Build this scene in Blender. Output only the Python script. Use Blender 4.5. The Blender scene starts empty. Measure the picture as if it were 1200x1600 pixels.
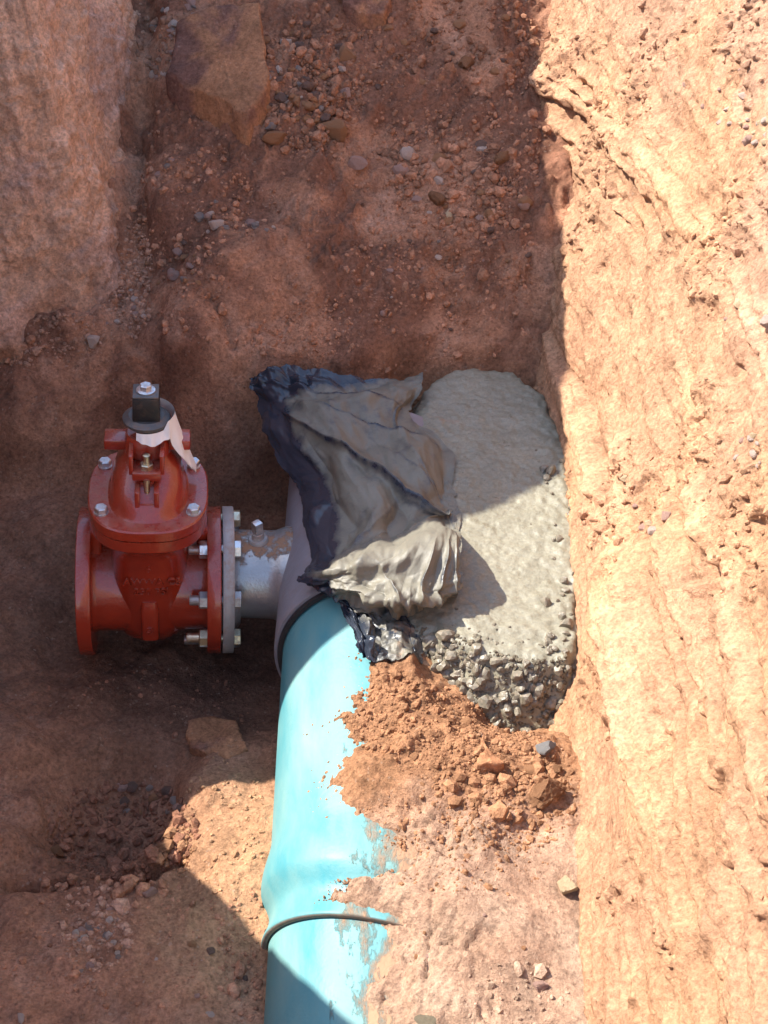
import bpy, bmesh, math, random
import numpy as np
from mathutils import Vector, Matrix

rng = np.random.default_rng(7)
random.seed(7)
S = bpy.context.scene
COL = S.collection

# ------------------------------------------------------------------ camera
F_PX = 2200.0                       # focal length in photo pixels (photo 1200 x 1600)
PITCH = math.radians(38.0)
CAM = np.array((0.0, -2.03, 1.74))
FW = np.array((0, math.cos(PITCH), -math.sin(PITCH)))
UP = np.array((0, math.sin(PITCH), math.cos(PITCH)))
cd = bpy.data.cameras.new('camera')
cam = bpy.data.objects.new('camera', cd)
COL.objects.link(cam)
cam.location = CAM
cam.rotation_euler = (math.pi / 2 - PITCH, 0, 0)
cd.sensor_fit = 'VERTICAL'
cd.sensor_height = 36.0
cd.lens = 36.0 * F_PX / 1600.0
cd.clip_start = 0.05
cd.clip_end = 200.0
S.camera = cam

# ------------------------------------------------------------------ sky, sun, exposure
SUN_TO = np.array((-0.62, 0.15, 0.77))
SUN_TO = SUN_TO / np.linalg.norm(SUN_TO)
W = bpy.data.worlds.new('World')
S.world = W
W.use_nodes = True
wn = W.node_tree
sky = wn.nodes.new('ShaderNodeTexSky')
sky.sky_type = 'NISHITA'
sky.sun_disc = False
sky.sun_elevation = math.asin(SUN_TO[2])
sky.sun_rotation = math.atan2(SUN_TO[0], SUN_TO[1])
bg = wn.nodes['Background']
bg.inputs['Strength'].default_value = 0.15
wn.links.new(sky.outputs[0], bg.inputs['Color'])
sl = bpy.data.lights.new('sun', 'SUN')
sl.energy = 3.7
sl.angle = math.radians(0.5)
sl.color = (1.0, 0.95, 0.87)
so = bpy.data.objects.new('sun', sl)
COL.objects.link(so)
so.location = (-6, 1.5, 8)
so.rotation_euler = Vector(SUN_TO).to_track_quat('Z', 'Y').to_euler()
S.view_settings.view_transform = 'Standard'
S.view_settings.look = 'None'
S.view_settings.gamma = 1.0
S.view_settings.use_curve_mapping = False
S.view_settings.exposure = 1.72
S.cycles.max_bounces = 10
S.cycles.diffuse_bounces = 6
S.cycles.use_denoising = True
S.cycles.denoising_prefilter = 'ACCURATE'

# ------------------------------------------------------------------ numeric helpers
PERM = np.random.default_rng(3).permutation(256)
PERM = np.concatenate([PERM, PERM, PERM]).astype(np.int64)
_g = np.random.default_rng(5).normal(size=(256, 3))
GRAD = (_g / np.linalg.norm(_g, axis=1)[:, None]).astype(np.float32)


def perlin(x, y, z):
    x, y, z = (np.asarray(a, dtype=np.float32) for a in np.broadcast_arrays(x, y, z))
    xi, yi, zi = (np.floor(a).astype(np.int64) for a in (x, y, z))
    xf, yf, zf = x - xi, y - yi, z - zi
    xi &= 255; yi &= 255; zi &= 255
    fade = lambda t: t * t * t * (t * (t * 6 - 15) + 10)
    u, v, w = fade(xf), fade(yf), fade(zf)
    out = 0
    for i in (0, 1):
        wx = u if i else 1 - u
        a = PERM[xi + i]
        for j in (0, 1):
            wy = v if j else 1 - v
            b = PERM[a + yi + j]
            for k in (0, 1):
                g = GRAD[PERM[b + zi + k]]
                d = g[..., 0] * (xf - i) + g[..., 1] * (yf - j) + g[..., 2] * (zf - k)
                out = out + d * wx * wy * (w if k else 1 - w)
    return out * 1.5


def fbm(p, f, o=4, gain=0.5, off=0.0):
    r, a = 0, 1.0
    for i in range(o):
        r = r + a * perlin(p[..., 0] * f + off + i * 7.3, p[..., 1] * f + off * 1.7 + i * 3.1, p[..., 2] * f - off + i * 5.7)
        f *= 2.03
        a *= gain
    return r


def ridged(p, f, o=3, gain=0.5, off=0.0):
    r, a = 0, 1.0
    for i in range(o):
        n = 1 - np.abs(perlin(p[..., 0] * f + off + i * 7.3, p[..., 1] * f + off * 1.7 + i * 3.1, p[..., 2] * f - off + i * 5.7)) * 2
        r = r + a * n
        f *= 2.03
        a *= gain
    return r


def clumps(p, f, off=0.0, seed=1):
    """rounded cell bumps (inverted distance to the nearest jittered point), 0..1"""
    q = p * f + off
    c = np.floor(q).astype(np.int64)
    best = np.full(q.shape[:-1], 9.0, dtype=np.float32)
    jit = np.random.default_rng(seed).random((256, 3)).astype(np.float32)
    for i in (-1, 0, 1):
        for j in (-1, 0, 1):
            for k in (-1, 0, 1):
                cc = c + np.array((i, j, k))
                h = PERM[(PERM[(PERM[cc[..., 0] & 255] + cc[..., 1]) & 255] + cc[..., 2]) & 255]
                d = ((cc + jit[h] - q) ** 2).sum(-1)
                best = np.minimum(best, d)
    return np.clip(1 - np.sqrt(best) * 1.25, 0, 1)


def sstep(x, a, b):
    t = np.clip((x - a) / (b - a), 0, 1)
    return t * t * (3 - 2 * t)


def ray(px, py):
    px, py = np.asarray(px, float), np.asarray(py, float)
    return (px[..., None] - 600) / F_PX * np.array((1.0, 0, 0)) + FW + (800 - py[..., None]) / F_PX * UP


def at_z(px, py, z):
    r = ray(px, py)
    t = (np.asarray(z, float) - CAM[2]) / r[..., 2]
    return CAM + t[..., None] * r


def seg_dist(x, y, a, b):
    ax, ay, bx, by = a[0], a[1], b[0], b[1]
    dx, dy = bx - ax, by - ay
    t = np.clip(((x - ax) * dx + (y - ay) * dy) / (dx * dx + dy * dy + 1e-12), 0, 1)
    return np.hypot(x - ax - t * dx, y - ay - t * dy)


def poly_sdf(x, y, P):
    d = np.full(np.shape(x), 9.0)
    ins = np.zeros(np.shape(x), bool)
    n = len(P)
    for i in range(n):
        a, b = P[i], P[(i + 1) % n]
        d = np.minimum(d, seg_dist(x, y, a, b))
        c = ((a[1] > y) != (b[1] > y)) & (x < (b[0] - a[0]) * (y - a[1]) / (b[1] - a[1] + 1e-12) + a[0])
        ins ^= c
    return np.where(ins, -d, d)


def shepard(C, x, y, p=3.0, eps=0.03):
    num = 0; den = 0
    for cx, cy, cz in C:
        w = 1.0 / ((x - cx) ** 2 + (y - cy) ** 2 + eps * eps) ** (p / 2)
        num = num + w * cz
        den = den + w
    return num / den


# ------------------------------------------------------------------ mesh helpers
def np_mesh(name, V, Fs, mat=None, smooth=True, col=None):
    me = bpy.data.meshes.new(name)
    V = np.asarray(V, dtype=np.float32).reshape(-1, 3)
    groups = [np.asarray(f, dtype=np.int32) for f in (Fs if isinstance(Fs, list) else [Fs])]
    groups = [g for g in groups if len(g)]
    nl = sum(g.size for g in groups)
    nf = sum(len(g) for g in groups)
    me.vertices.add(len(V)); me.vertices.foreach_set('co', V.ravel())
    me.loops.add(nl); me.loops.foreach_set('vertex_index', np.concatenate([g.ravel() for g in groups]))
    me.polygons.add(nf)
    tot = np.concatenate([np.full(len(g), g.shape[1], dtype=np.int32) for g in groups])
    st = np.concatenate([[0], np.cumsum(tot)[:-1]]).astype(np.int32)
    me.polygons.foreach_set('loop_start', st)
    me.polygons.foreach_set('loop_total', tot)
    me.polygons.foreach_set('use_smooth', np.full(nf, smooth))
    if col is not None:
        at = me.color_attributes.new('Col', 'FLOAT_COLOR', 'POINT')
        c = np.ones((len(V), 4), dtype=np.float32)
        c[:, :3] = np.asarray(col).reshape(-1, 3)
        at.data.foreach_set('color', c.ravel())
    me.update(calc_edges=True)
    if mat: me.materials.append(mat)
    return me


def grid_faces(nu, nv, flip=False):
    i = np.arange(nu - 1)[:, None] * nv + np.arange(nv - 1)[None, :]
    q = np.stack([i, i + nv, i + nv + 1, i + 1], -1).reshape(-1, 4)
    return q[:, ::-1] if flip else q


def link(name, me, parent=None, **props):
    o = bpy.data.objects.new(name, me)
    COL.objects.link(o)
    if parent is not None: o.parent = parent
    for k, v in props.items(): o[k] = v
    return o


def empty(name, loc, rot=(0, 0, 0), **props):
    o = bpy.data.objects.new(name, None)
    COL.objects.link(o)
    o.location = loc; o.rotation_euler = rot
    o.empty_display_size = 0.1
    for k, v in props.items(): o[k] = v
    return o


def bm_obj(name, bm, mat, parent=None, smooth_angle=40, **props):
    bm.normal_update()
    me = bpy.data.meshes.new(name)
    ca = math.cos(math.radians(smooth_angle))
    for e in bm.edges:
        if len(e.link_faces) == 2:
            e.smooth = e.link_faces[0].normal.dot(e.link_faces[1].normal) > ca
    for f in bm.faces: f.smooth = True
    bm.to_mesh(me); bm.free()
    me.materials.append(mat)
    return link(name, me, parent, **props)


def frame(axis):
    a = Vector(axis).normalized()
    r = a.cross(Vector((0, 0, 1)))
    if r.length < 1e-3: r = Vector((1, 0, 0))
    r.normalize()
    return a, r, r.cross(a)


def add_lathe(bm, prof, origin, axis, seg=48, cap0=True, cap1=True):
    """prof: list of (distance along axis, radius)"""
    a, r, u = frame(axis)
    o = Vector(origin)
    rings = []
    for s, rad in prof:
        rings.append([bm.verts.new(o + a * s + (r * math.cos(2 * math.pi * i / seg) + u * math.sin(2 * math.pi * i / seg)) * rad) for i in range(seg)])
    for k in range(len(rings) - 1):
        for i in range(seg):
            j = (i + 1) % seg
            bm.faces.new((rings[k][i], rings[k][j], rings[k + 1][j], rings[k + 1][i]))
    if cap0: bm.faces.new(rings[0][::-1])
    if cap1: bm.faces.new(rings[-1])
    return rings


def add_hex(bm, origin, axis, af, h, spin=0.0):
    """hex head, with a slight crown"""
    a, r, u = frame(axis)
    o = Vector(origin)
    R = af / math.sqrt(3)
    rings = []
    for s, k in ((0, 1), (h * 0.86, 1), (h, 0.86)):
        rings.append([bm.verts.new(o + a * s + (r * math.cos(math.pi / 3 * i + spin) + u * math.sin(math.pi / 3 * i + spin)) * R * k) for i in range(6)])
    for k in range(2):
        for i in range(6):
            j = (i + 1) % 6
            bm.faces.new((rings[k][i], rings[k][j], rings[k + 1][j], rings[k + 1][i]))
    bm.faces.new(rings[0][::-1]); bm.faces.new(rings[-1])


def add_loft(bm, secs, n=48, cap0=True, cap1=True):
    """secs: (z, half x, half y, cx, cy, exponent) superellipse sections stacked in z"""
    rings = []
    for z, hx, hy, cx, cy, e in secs:
        ring = []
        for i in range(n):
            t = 2 * math.pi * i / n
            c, s = math.cos(t), math.sin(t)
            ring.append(bm.verts.new((cx + hx * math.copysign(abs(c) ** (2 / e), c), cy + hy * math.copysign(abs(s) ** (2 / e), s), z)))
        rings.append(ring)
    for k in range(len(rings) - 1):
        for i in range(n):
            j = (i + 1) % n
            bm.faces.new((rings[k][i], rings[k][j], rings[k + 1][j], rings[k + 1][i]))
    if cap0: bm.faces.new(rings[0][::-1])
    if cap1: bm.faces.new(rings[-1])


def add_box(bm, c, d, bev=0.0, taper=1.0):
    v = []
    for z in (-1, 1):
        k = taper if z > 0 else 1
        for x, y in ((-1, -1), (1, -1), (1, 1), (-1, 1)):
            v.append(bm.verts.new((c[0] + x * d[0] / 2 * k, c[1] + y * d[1] / 2 * k, c[2] + z * d[2] / 2)))
    fs = [bm.faces.new([v[i] for i in f]) for f in ((3, 2, 1, 0), (4, 5, 6, 7), (0, 1, 5, 4), (1, 2, 6, 5), (2, 3, 7, 6), (3, 0, 4, 7))]
    if bev > 0:
        es = list({e for f in fs for e in f.edges})
        bmesh.ops.bevel(bm, geom=es, offset=bev, segments=2, affect='EDGES', profile=0.5)


# ------------------------------------------------------------------ materials
def new_mat(name):
    m = bpy.data.materials.new(name)
    m.use_nodes = True
    nt = m.node_tree
    return m, nt, nt.nodes['Principled BSDF']


def N(nt, t, **kw):
    n = nt.nodes.new(t)
    for k, v in kw.items():
        if hasattr(n, k): setattr(n, k, v)
        else: n.inputs[k].default_value = v
    return n


def noise(nt, scale, detail=6, rough=0.6, vec=None):
    n = nt.nodes.new('ShaderNodeTexNoise')
    n.inputs['Scale'].default_value = scale
    n.inputs['Detail'].default_value = detail
    n.inputs['Roughness'].default_value = rough
    if vec is not None: nt.links.new(vec, n.inputs['Vector'])
    return n.outputs['Fac']


def ramp(nt, fac, *stops):
    r = nt.nodes.new('ShaderNodeValToRGB')
    el = r.color_ramp.elements
    while len(el) < len(stops): el.new(0.5)
    for e, (p, c) in zip(el, stops):
        e.position = p
        e.color = c if len(c) == 4 else (*c, 1)
    nt.links.new(fac, r.inputs['Fac'])
    return r.outputs['Color']


def mix(nt, fac, a, b, mode='MIX'):
    m = nt.nodes.new('ShaderNodeMix')
    m.data_type = 'RGBA'; m.blend_type = mode
    for i, v in ((0, fac), (6, a), (7, b)):
        if isinstance(v, (int, float)): m.inputs[i].default_value = v
        elif isinstance(v, tuple): m.inputs[i].default_value = (*v, 1) if len(v) == 3 else v
        else: nt.links.new(v, m.inputs[i])
    return m.outputs[2]


def g(v): return (v, v, v)


def coords(nt):
    return nt.nodes.new('ShaderNodeTexCoord').outputs['Object']


def bump(nt, bsdf, parts):
    """parts: list of (height socket, distance in metres)"""
    last = None
    for h, d in parts:
        b = nt.nodes.new('ShaderNodeBump')
        b.inputs['Strength'].default_value = 1.0
        b.inputs['Distance'].default_value = d
        nt.links.new(h, b.inputs['Height'])
        if last is not None: nt.links.new(last, b.inputs['Normal'])
        last = b.outputs['Normal']
    nt.links.new(last, bsdf.inputs['Normal'])


def soil_material(name, speck=0.5, fine=1.0):
    m, nt, b = new_mat(name)
    co = coords(nt)
    at = nt.nodes.new('ShaderNodeAttribute'); at.attribute_name = 'Col'
    base = at.outputs['Color']
    v1 = ramp(nt, noise(nt, 14, 8, 0.65, co), (0.28, g(0.70)), (0.72, g(1.22)))
    v2 = ramp(nt, noise(nt, 120, 5, 0.7, co), (0.3, g(0.58)), (0.7, g(1.35)))
    c = mix(nt, 1.0, base, v1, 'MULTIPLY')
    c = mix(nt, 1.0, c, v2, 'MULTIPLY')
    # mineral grains: pale and dark specks of their own colour
    vo = nt.nodes.new('ShaderNodeTexVoronoi'); vo.inputs['Scale'].default_value = 260
    nt.links.new(co, vo.inputs['Vector'])
    sep = nt.nodes.new('ShaderNodeSeparateColor'); nt.links.new(vo.outputs['Color'], sep.inputs[0])
    pale = mix(nt, 1.0, ramp(nt, sep.outputs[0], (0.955, g(0)), (0.97, g(speck))), ramp(nt, noise(nt, 18, 4, 0.6, co), (0.45, g(0)), (0.65, g(1))), 'MULTIPLY')
    dark = ramp(nt, sep.outputs[1], (0.90, g(0)), (0.94, g(speck * 0.6)))
    c = mix(nt, pale, c, (0.50, 0.36, 0.26))
    c = mix(nt, dark, c, (0.10, 0.045, 0.03))
    nt.links.new(c, b.inputs['Base Color'])
    b.inputs['Roughness'].default_value = 0.95
    b.inputs['Specular IOR Level'].default_value = 0.15
    bump(nt, b, [(noise(nt, 60, 9, 0.75, co), 0.008 * fine), (vo.outputs['Distance'], 0.0012 * fine), (noise(nt, 320, 5, 0.75, co), 0.0025 * fine)])
    return m


def stone_material(name, c1, c2, scale=35, rough=0.85):
    m, nt, b = new_mat(name)
    co = coords(nt)
    c = ramp(nt, noise(nt, scale, 6, 0.65, co), (0.3, c1), (0.7, c2))
    d = ramp(nt, noise(nt, scale * 0.5, 6, 0.7, co), (0.52, g(0)), (0.68, g(0.75)))
    c = mix(nt, d, c, (0.33, 0.15, 0.075))
    nt.links.new(c, b.inputs['Base Color'])
    b.inputs['Roughness'].default_value = rough
    b.inputs['Specular IOR Level'].default_value = 0.25
    bump(nt, b, [(noise(nt, scale * 3, 6, 0.7, co), 0.004)])
    return m


M = {}
M['soil'] = soil_material('red_soil')
M['wall_soil'] = soil_material('cut_soil', 0.35, 1.0)
M['clod'] = soil_material('clod_soil', 0.3, 0.6)
M['st_white'] = stone_material('pale_stone', (0.56, 0.41, 0.32), (0.70, 0.56, 0.46))
M['st_grey'] = stone_material('grey_stone', (0.25, 0.20, 0.17), (0.38, 0.31, 0.26))
M['st_dark'] = stone_material('dark_stone', (0.14, 0.09, 0.07), (0.24, 0.15, 0.11))
M['st_pink'] = stone_material('pink_stone', (0.42, 0.25, 0.19), (0.55, 0.36, 0.29))
M['st_orange'] = stone_material('orange_stone', (0.34, 0.16, 0.075), (0.46, 0.24, 0.12))
M['st_yellow'] = stone_material('yellow_stone', (0.62, 0.45, 0.26), (0.72, 0.56, 0.36))
M['st_blue'] = stone_material('blue_grey_stone', (0.19, 0.19, 0.185), (0.34, 0.335, 0.32))
M['st_olive'] = stone_material('olive_stone', (0.20, 0.18, 0.12), (0.30, 0.26, 0.18))


def red_paint():
    m, nt, b = new_mat('red_enamel')
    co = coords(nt)
    c = ramp(nt, noise(nt, 9, 5, 0.6, co), (0.3, (0.25, 0.021, 0.009)), (0.7, (0.35, 0.034, 0.013)))
    geo = nt.nodes.new('ShaderNodeNewGeometry')
    sx = nt.nodes.new('ShaderNodeSeparateXYZ'); nt.links.new(geo.outputs['Normal'], sx.inputs[0])
    upf = ramp(nt, sx.outputs['Z'], (0.45, g(0)), (1.0, g(0.55)))
    dn = ramp(nt, noise(nt, 40, 8, 0.7, co), (0.42, g(0.1)), (0.68, g(0.8)))
    f = mix(nt, 1.0, upf, dn, 'MULTIPLY')
    c = mix(nt, f, c, (0.36, 0.20, 0.13))         # settled dust
    chip = ramp(nt, noise(nt, 70, 3, 0.6, co), (0.74, g(0)), (0.77, g(0.6)))
    c = mix(nt, chip, c, (0.42, 0.22, 0.13))
    nt.links.new(c, b.inputs['Base Color'])
    r = ramp(nt, f, (0.0, g(0.20)), (0.5, g(0.55)))
    nt.links.new(r, b.inputs['Roughness'])
    b.inputs['Coat Weight'].default_value = 0.6
    b.inputs['Coat Roughness'].default_value = 0.08
    bump(nt, b, [(noise(nt, 45, 5, 0.65, co), 0.0016), (noise(nt, 260, 4, 0.7, co), 0.0008)])
    return m


def metal(name, col, rough, dirt=(0.30, 0.15, 0.08), amount=0.5, scale=40, metallic=1.0):
    m, nt, b = new_mat(name)
    co = coords(nt)
    c = ramp(nt, noise(nt, scale, 6, 0.65, co), (0.3, tuple(x * 0.75 for x in col)), (0.7, col))
    f = ramp(nt, noise(nt, scale * 0.8, 8, 0.72, co), (0.50, g(0)), (0.66, g(amount)))
    c = mix(nt, f, c, dirt)
    nt.links.new(c, b.inputs['Base Color'])
    inv = ramp(nt, f, (0, g(metallic)), (0.6, g(0.0)))
    nt.links.new(inv, b.inputs['Metallic'])
    r = ramp(nt, f, (0, g(rough)), (0.6, g(0.85)))
    nt.links.new(r, b.inputs['Roughness'])
    bump(nt, b, [(noise(nt, 300, 4, 0.6, co), 0.0006)])
    return m


M['red'] = red_paint()
M['zinc'] = metal('zinc_plate', (0.72, 0.71, 0.70), 0.32, amount=0.35, scale=90)
M['brass'] = metal('yellow_zinc', (0.72, 0.64, 0.45), 0.34, amount=0.3, scale=90)
M['dull_zinc'] = metal('dull_zinc', (0.50, 0.48, 0.46), 0.5, amount=0.7, scale=70)
M['galv'] = metal('steel_flange', (0.42, 0.38, 0.35), 0.55, amount=0.7, scale=30, metallic=0.35)
M['dark_iron'] = metal('dark_iron', (0.035, 0.034, 0.035), 0.42, amount=0.15, scale=60, metallic=0.5)
M['grey_iron'] = metal('worn_iron', (0.14, 0.135, 0.13), 0.5, amount=0.4, scale=60, metallic=0.6)


def nozzle_mat():
    m, nt, b = new_mat('nozzle_steel')
    co = coords(nt)
    geo = nt.nodes.new('ShaderNodeNewGeometry')
    sx = nt.nodes.new('ShaderNodeSeparateXYZ'); nt.links.new(geo.outputs['Normal'], sx.inputs[0])
    ad = nt.nodes.new('ShaderNodeMath'); ad.operation = 'MULTIPLY_ADD'
    nt.links.new(noise(nt, 38, 9, 0.75, co), ad.inputs[0]); ad.inputs[1].default_value = 1.3
    nt.links.new(sx.outputs['Z'], ad.inputs[2])
    f = ramp(nt, ad.outputs[0], (0.0, g(0)), (0.99, g(0)), (1.0, g(0)))
    mr = nt.nodes.new('ShaderNodeMapRange')
    mr.inputs['From Min'].default_value = 1.55; mr.inputs['From Max'].default_value = 1.66
    nt.links.new(ad.outputs[0], mr.inputs['Value'])
    f = mr.outputs['Result']
    c = ramp(nt, noise(nt, 20, 5, 0.6, co), (0.3, (0.30, 0.285, 0.27)), (0.7, (0.42, 0.40, 0.38)))
    c = mix(nt, f, c, (0.30, 0.155, 0.085))
    nt.links.new(c, b.inputs['Base Color'])
    nt.links.new(ramp(nt, f, (0, g(0.55)), (1, g(0.0))), b.inputs['Metallic'])
    nt.links.new(ramp(nt, f, (0, g(0.30)), (1, g(0.9))), b.inputs['Roughness'])
    bump(nt, b, [(f, 0.001), (noise(nt, 200, 4, 0.6, co), 0.0006)])
    return m


M['nozzle'] = nozzle_mat()


def simple(name, c1, c2, rough, scale=20, spec=0.5, bumpd=0.0006, bs=150, dust=None, damt=0.5, metallic=0.0):
    m, nt, b = new_mat(name)
    co = coords(nt)
    c = ramp(nt, noise(nt, scale, 6, 0.6, co), (0.3, c1), (0.7, c2))
    if dust:
        f = ramp(nt, noise(nt, scale * 0.9, 9, 0.72, co), (0.50, g(0)), (0.70, g(damt)))
        c = mix(nt, f, c, dust)
        nt.links.new(ramp(nt, f, (0, g(rough)), (0.6, g(0.9))), b.inputs['Roughness'])
    else:
        b.inputs['Roughness'].default_value = rough
    b.inputs['Metallic'].default_value = metallic
    nt.links.new(c, b.inputs['Base Color'])
    b.inputs['Specular IOR Level'].default_value = spec
    bump(nt, b, [(noise(nt, bs, 4, 0.6, co), bumpd)])
    return m


M['sleeve'] = simple('sleeve_steel', (0.19, 0.175, 0.19), (0.24, 0.22, 0.235), 0.5, 25, 0.4, dust=(0.30, 0.17, 0.11), damt=0.25)
M['rubber'] = simple('black_rubber', (0.012, 0.012, 0.014), (0.022, 0.022, 0.024), 0.5, 30)
M['gasket'] = simple('brown_gasket', (0.14, 0.105, 0.08), (0.24, 0.17, 0.12), 0.85, 60)
M['white'] = simple('white_film', (0.80, 0.78, 0.76), (0.86, 0.84, 0.82), 0.4, 30, dust=(0.70, 0.58, 0.52), damt=0.2)


def pvc():
    m, nt, b = new_mat('blue_pvc')
    co = coords(nt)
    c = ramp(nt, noise(nt, 5, 4, 0.5, co), (0.35, (0.018, 0.200, 0.250)), (0.65, (0.030, 0.235, 0.275)))
    # thin dust film with patchy streaks, and mud smears
    mp = nt.nodes.new('ShaderNodeMapping'); mp.inputs['Scale'].default_value = (1.0, 0.35, 1.0)
    nt.links.new(co, mp.inputs['Vector'])
    f = ramp(nt, noise(nt, 9, 9, 0.62, mp.outputs[0]), (0.34, g(0.08)), (0.68, g(0.52)))
    c = mix(nt, f, c, (0.31, 0.36, 0.27))
    sx = nt.nodes.new('ShaderNodeSeparateXYZ'); nt.links.new(co, sx.inputs[0])
    # mud caked towards the buried flank (the side the backfill was thrown from)
    ad = nt.nodes.new('ShaderNodeMath'); ad.operation = 'MULTIPLY_ADD'
    nt.links.new(sx.outputs['X'], ad.inputs[0]); ad.inputs[1].default_value = 1.9
    ay = nt.nodes.new('ShaderNodeMath'); ay.operation = 'MULTIPLY_ADD'
    nt.links.new(sx.outputs['Y'], ay.inputs[0]); ay.inputs[1].default_value = -0.16
    nt.links.new(noise(nt, 15, 10, 0.74, mp.outputs[0]), ay.inputs[2])
    nt.links.new(ay.outputs[0], ad.inputs[2])
    mud = ramp(nt, ad.outputs[0], (0.575, g(0)), (0.68, g(0.9)))
    c = mix(nt, mud, c, (0.37, 0.20, 0.105))
    nt.links.new(c, b.inputs['Base Color'])
    mx = mix(nt, 1.0, f, mud, 'ADD')
    nt.links.new(ramp(nt, mx, (0, g(0.34)), (0.6, g(0.85))), b.inputs['Roughness'])
    b.inputs['Specular IOR Level'].default_value = 0.45
    bump(nt, b, [(mud, 0.0008), (mix(nt, 1.0, noise(nt, 90, 5, 0.6, co), mud, 'MULTIPLY'), 0.0025), (noise(nt, 120, 5, 0.6, co), 0.0006)])
    return m


M['pvc'] = pvc()


def concrete_mat(name, wet=0.25):
    m, nt, b = new_mat(name)
    co = coords(nt)
    c = ramp(nt, noise(nt, 9, 8, 0.65, co), (0.3, (0.198, 0.180, 0.127)), (0.7, (0.265, 0.244, 0.178)))
    c2 = ramp(nt, noise(nt, 160, 4, 0.7, co), (0.3, g(0.75)), (0.7, g(1.15)))
    c = mix(nt, 1.0, c, c2, 'MULTIPLY')
    o = ramp(nt, noise(nt, 7, 7, 0.7, co), (0.66, g(0)), (0.74, g(0.5)))
    c = mix(nt, o, c, (0.36, 0.17, 0.085))
    nt.links.new(c, b.inputs['Base Color'])
    nt.links.new(ramp(nt, noise(nt, 45, 5, 0.7, co), (0.35, g(wet)), (0.65, g(0.6))), b.inputs['Roughness'])
    b.inputs['Specular IOR Level'].default_value = 0.5
    bump(nt, b, [(noise(nt, 50, 6, 0.6, co), 0.003), (noise(nt, 260, 4, 0.7, co), 0.0008)])
    return m


M['concrete'] = concrete_mat('wet_concrete')
M['aggregate'] = simple('aggregate_stone', (0.13, 0.112, 0.080), (0.23, 0.20, 0.148), 0.36, 2.2, 0.5, 0.0006, 6, dust=(0.34, 0.20, 0.12), damt=0.3)


def plastic_mat():
    m, nt, b = new_mat('black_polythene')
    co = coords(nt)
    at = nt.nodes.new('ShaderNodeAttribute'); at.attribute_name = 'Col'      # r: dried slurry film, g: mud; both also carry the flap's painted shade
    sp = nt.nodes.new('ShaderNodeSeparateColor'); nt.links.new(at.outputs['Color'], sp.inputs[0])
    n = noise(nt, 28, 9, 0.7, co)
    ad = nt.nodes.new('ShaderNodeMath'); ad.operation = 'ADD'
    nt.links.new(n, ad.inputs[0]); nt.links.new(sp.outputs[0], ad.inputs[1])
    f = ramp(nt, ad.outputs[0], (0.80, g(0)), (1.0, g(0.95)))
    ad2 = nt.nodes.new('ShaderNodeMath'); ad2.operation = 'MULTIPLY'
    nt.links.new(ad.outputs[0], ad2.inputs[0]); ad2.inputs[1].default_value = 0.55
    mr = nt.nodes.new('ShaderNodeMapRange')
    mr.inputs['From Min'].default_value = 0.82; mr.inputs['From Max'].default_value = 1.08
    nt.links.new(ad.outputs[0], mr.inputs['Value'])
    f = mr.outputs['Result']
    film = ramp(nt, noise(nt, 16, 8, 0.65, co), (0.25, (0.125, 0.113, 0.085)), (0.75, (0.180, 0.164, 0.124)))
    c = mix(nt, f, (0.026, 0.032, 0.045), film)
    ad3 = nt.nodes.new('ShaderNodeMath'); ad3.operation = 'ADD'
    nt.links.new(noise(nt, 35, 8, 0.7, co), ad3.inputs[0]); nt.links.new(sp.outputs[1], ad3.inputs[1])
    mr2 = nt.nodes.new('ShaderNodeMapRange')
    mr2.inputs['From Min'].default_value = 0.95; mr2.inputs['From Max'].default_value = 1.2
    nt.links.new(ad3.outputs[0], mr2.inputs['Value'])
    c = mix(nt, mr2.outputs['Result'], c, (0.30, 0.155, 0.08))
    nt.links.new(c, b.inputs['Base Color'])
    nt.links.new(ramp(nt, f, (0, g(0.26)), (0.8, g(0.56))), b.inputs['Roughness'])
    bump(nt, b, [(noise(nt, 40, 5, 0.6, co), 0.0009), (noise(nt, 240, 3, 0.6, co), 0.0005)])
    return m


M['plastic'] = plastic_mat()

# palette (albedo) for the earth
C_LOOSE = np.array((0.375, 0.19, 0.098))
C_DUST = np.array((0.455, 0.305, 0.21))
C_BACK = np.array((0.50, 0.245, 0.14))
C_DARK = np.array((0.27, 0.125, 0.075))
C_CUT = np.array((0.52, 0.29, 0.168))
C_PINK = np.array((0.55, 0.31, 0.20))
C_LEFTW = np.array((0.76, 0.46, 0.30))


def lerp(a, b, t):
    return a + (b - a) * np.asarray(t)[..., None]


# ------------------------------------------------------------------ pipe geometry (needed by the ground)
PX0 = -0.012
SLOPE = 0.17
def pipe_z(y):
    return np.where(np.asarray(y) < -0.2, (np.asarray(y) + 0.2) * SLOPE, 0.0)
R_PIPE = 0.168
def crest(y):
    return pipe_z(y) + R_PIPE

# ------------------------------------------------------------------ trench floor
def ctl(L):
    out = []
    for px, py, z in L:
        p = at_z(px, py, z)
        out.append((p[0], p[1], z))
    return out

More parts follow.
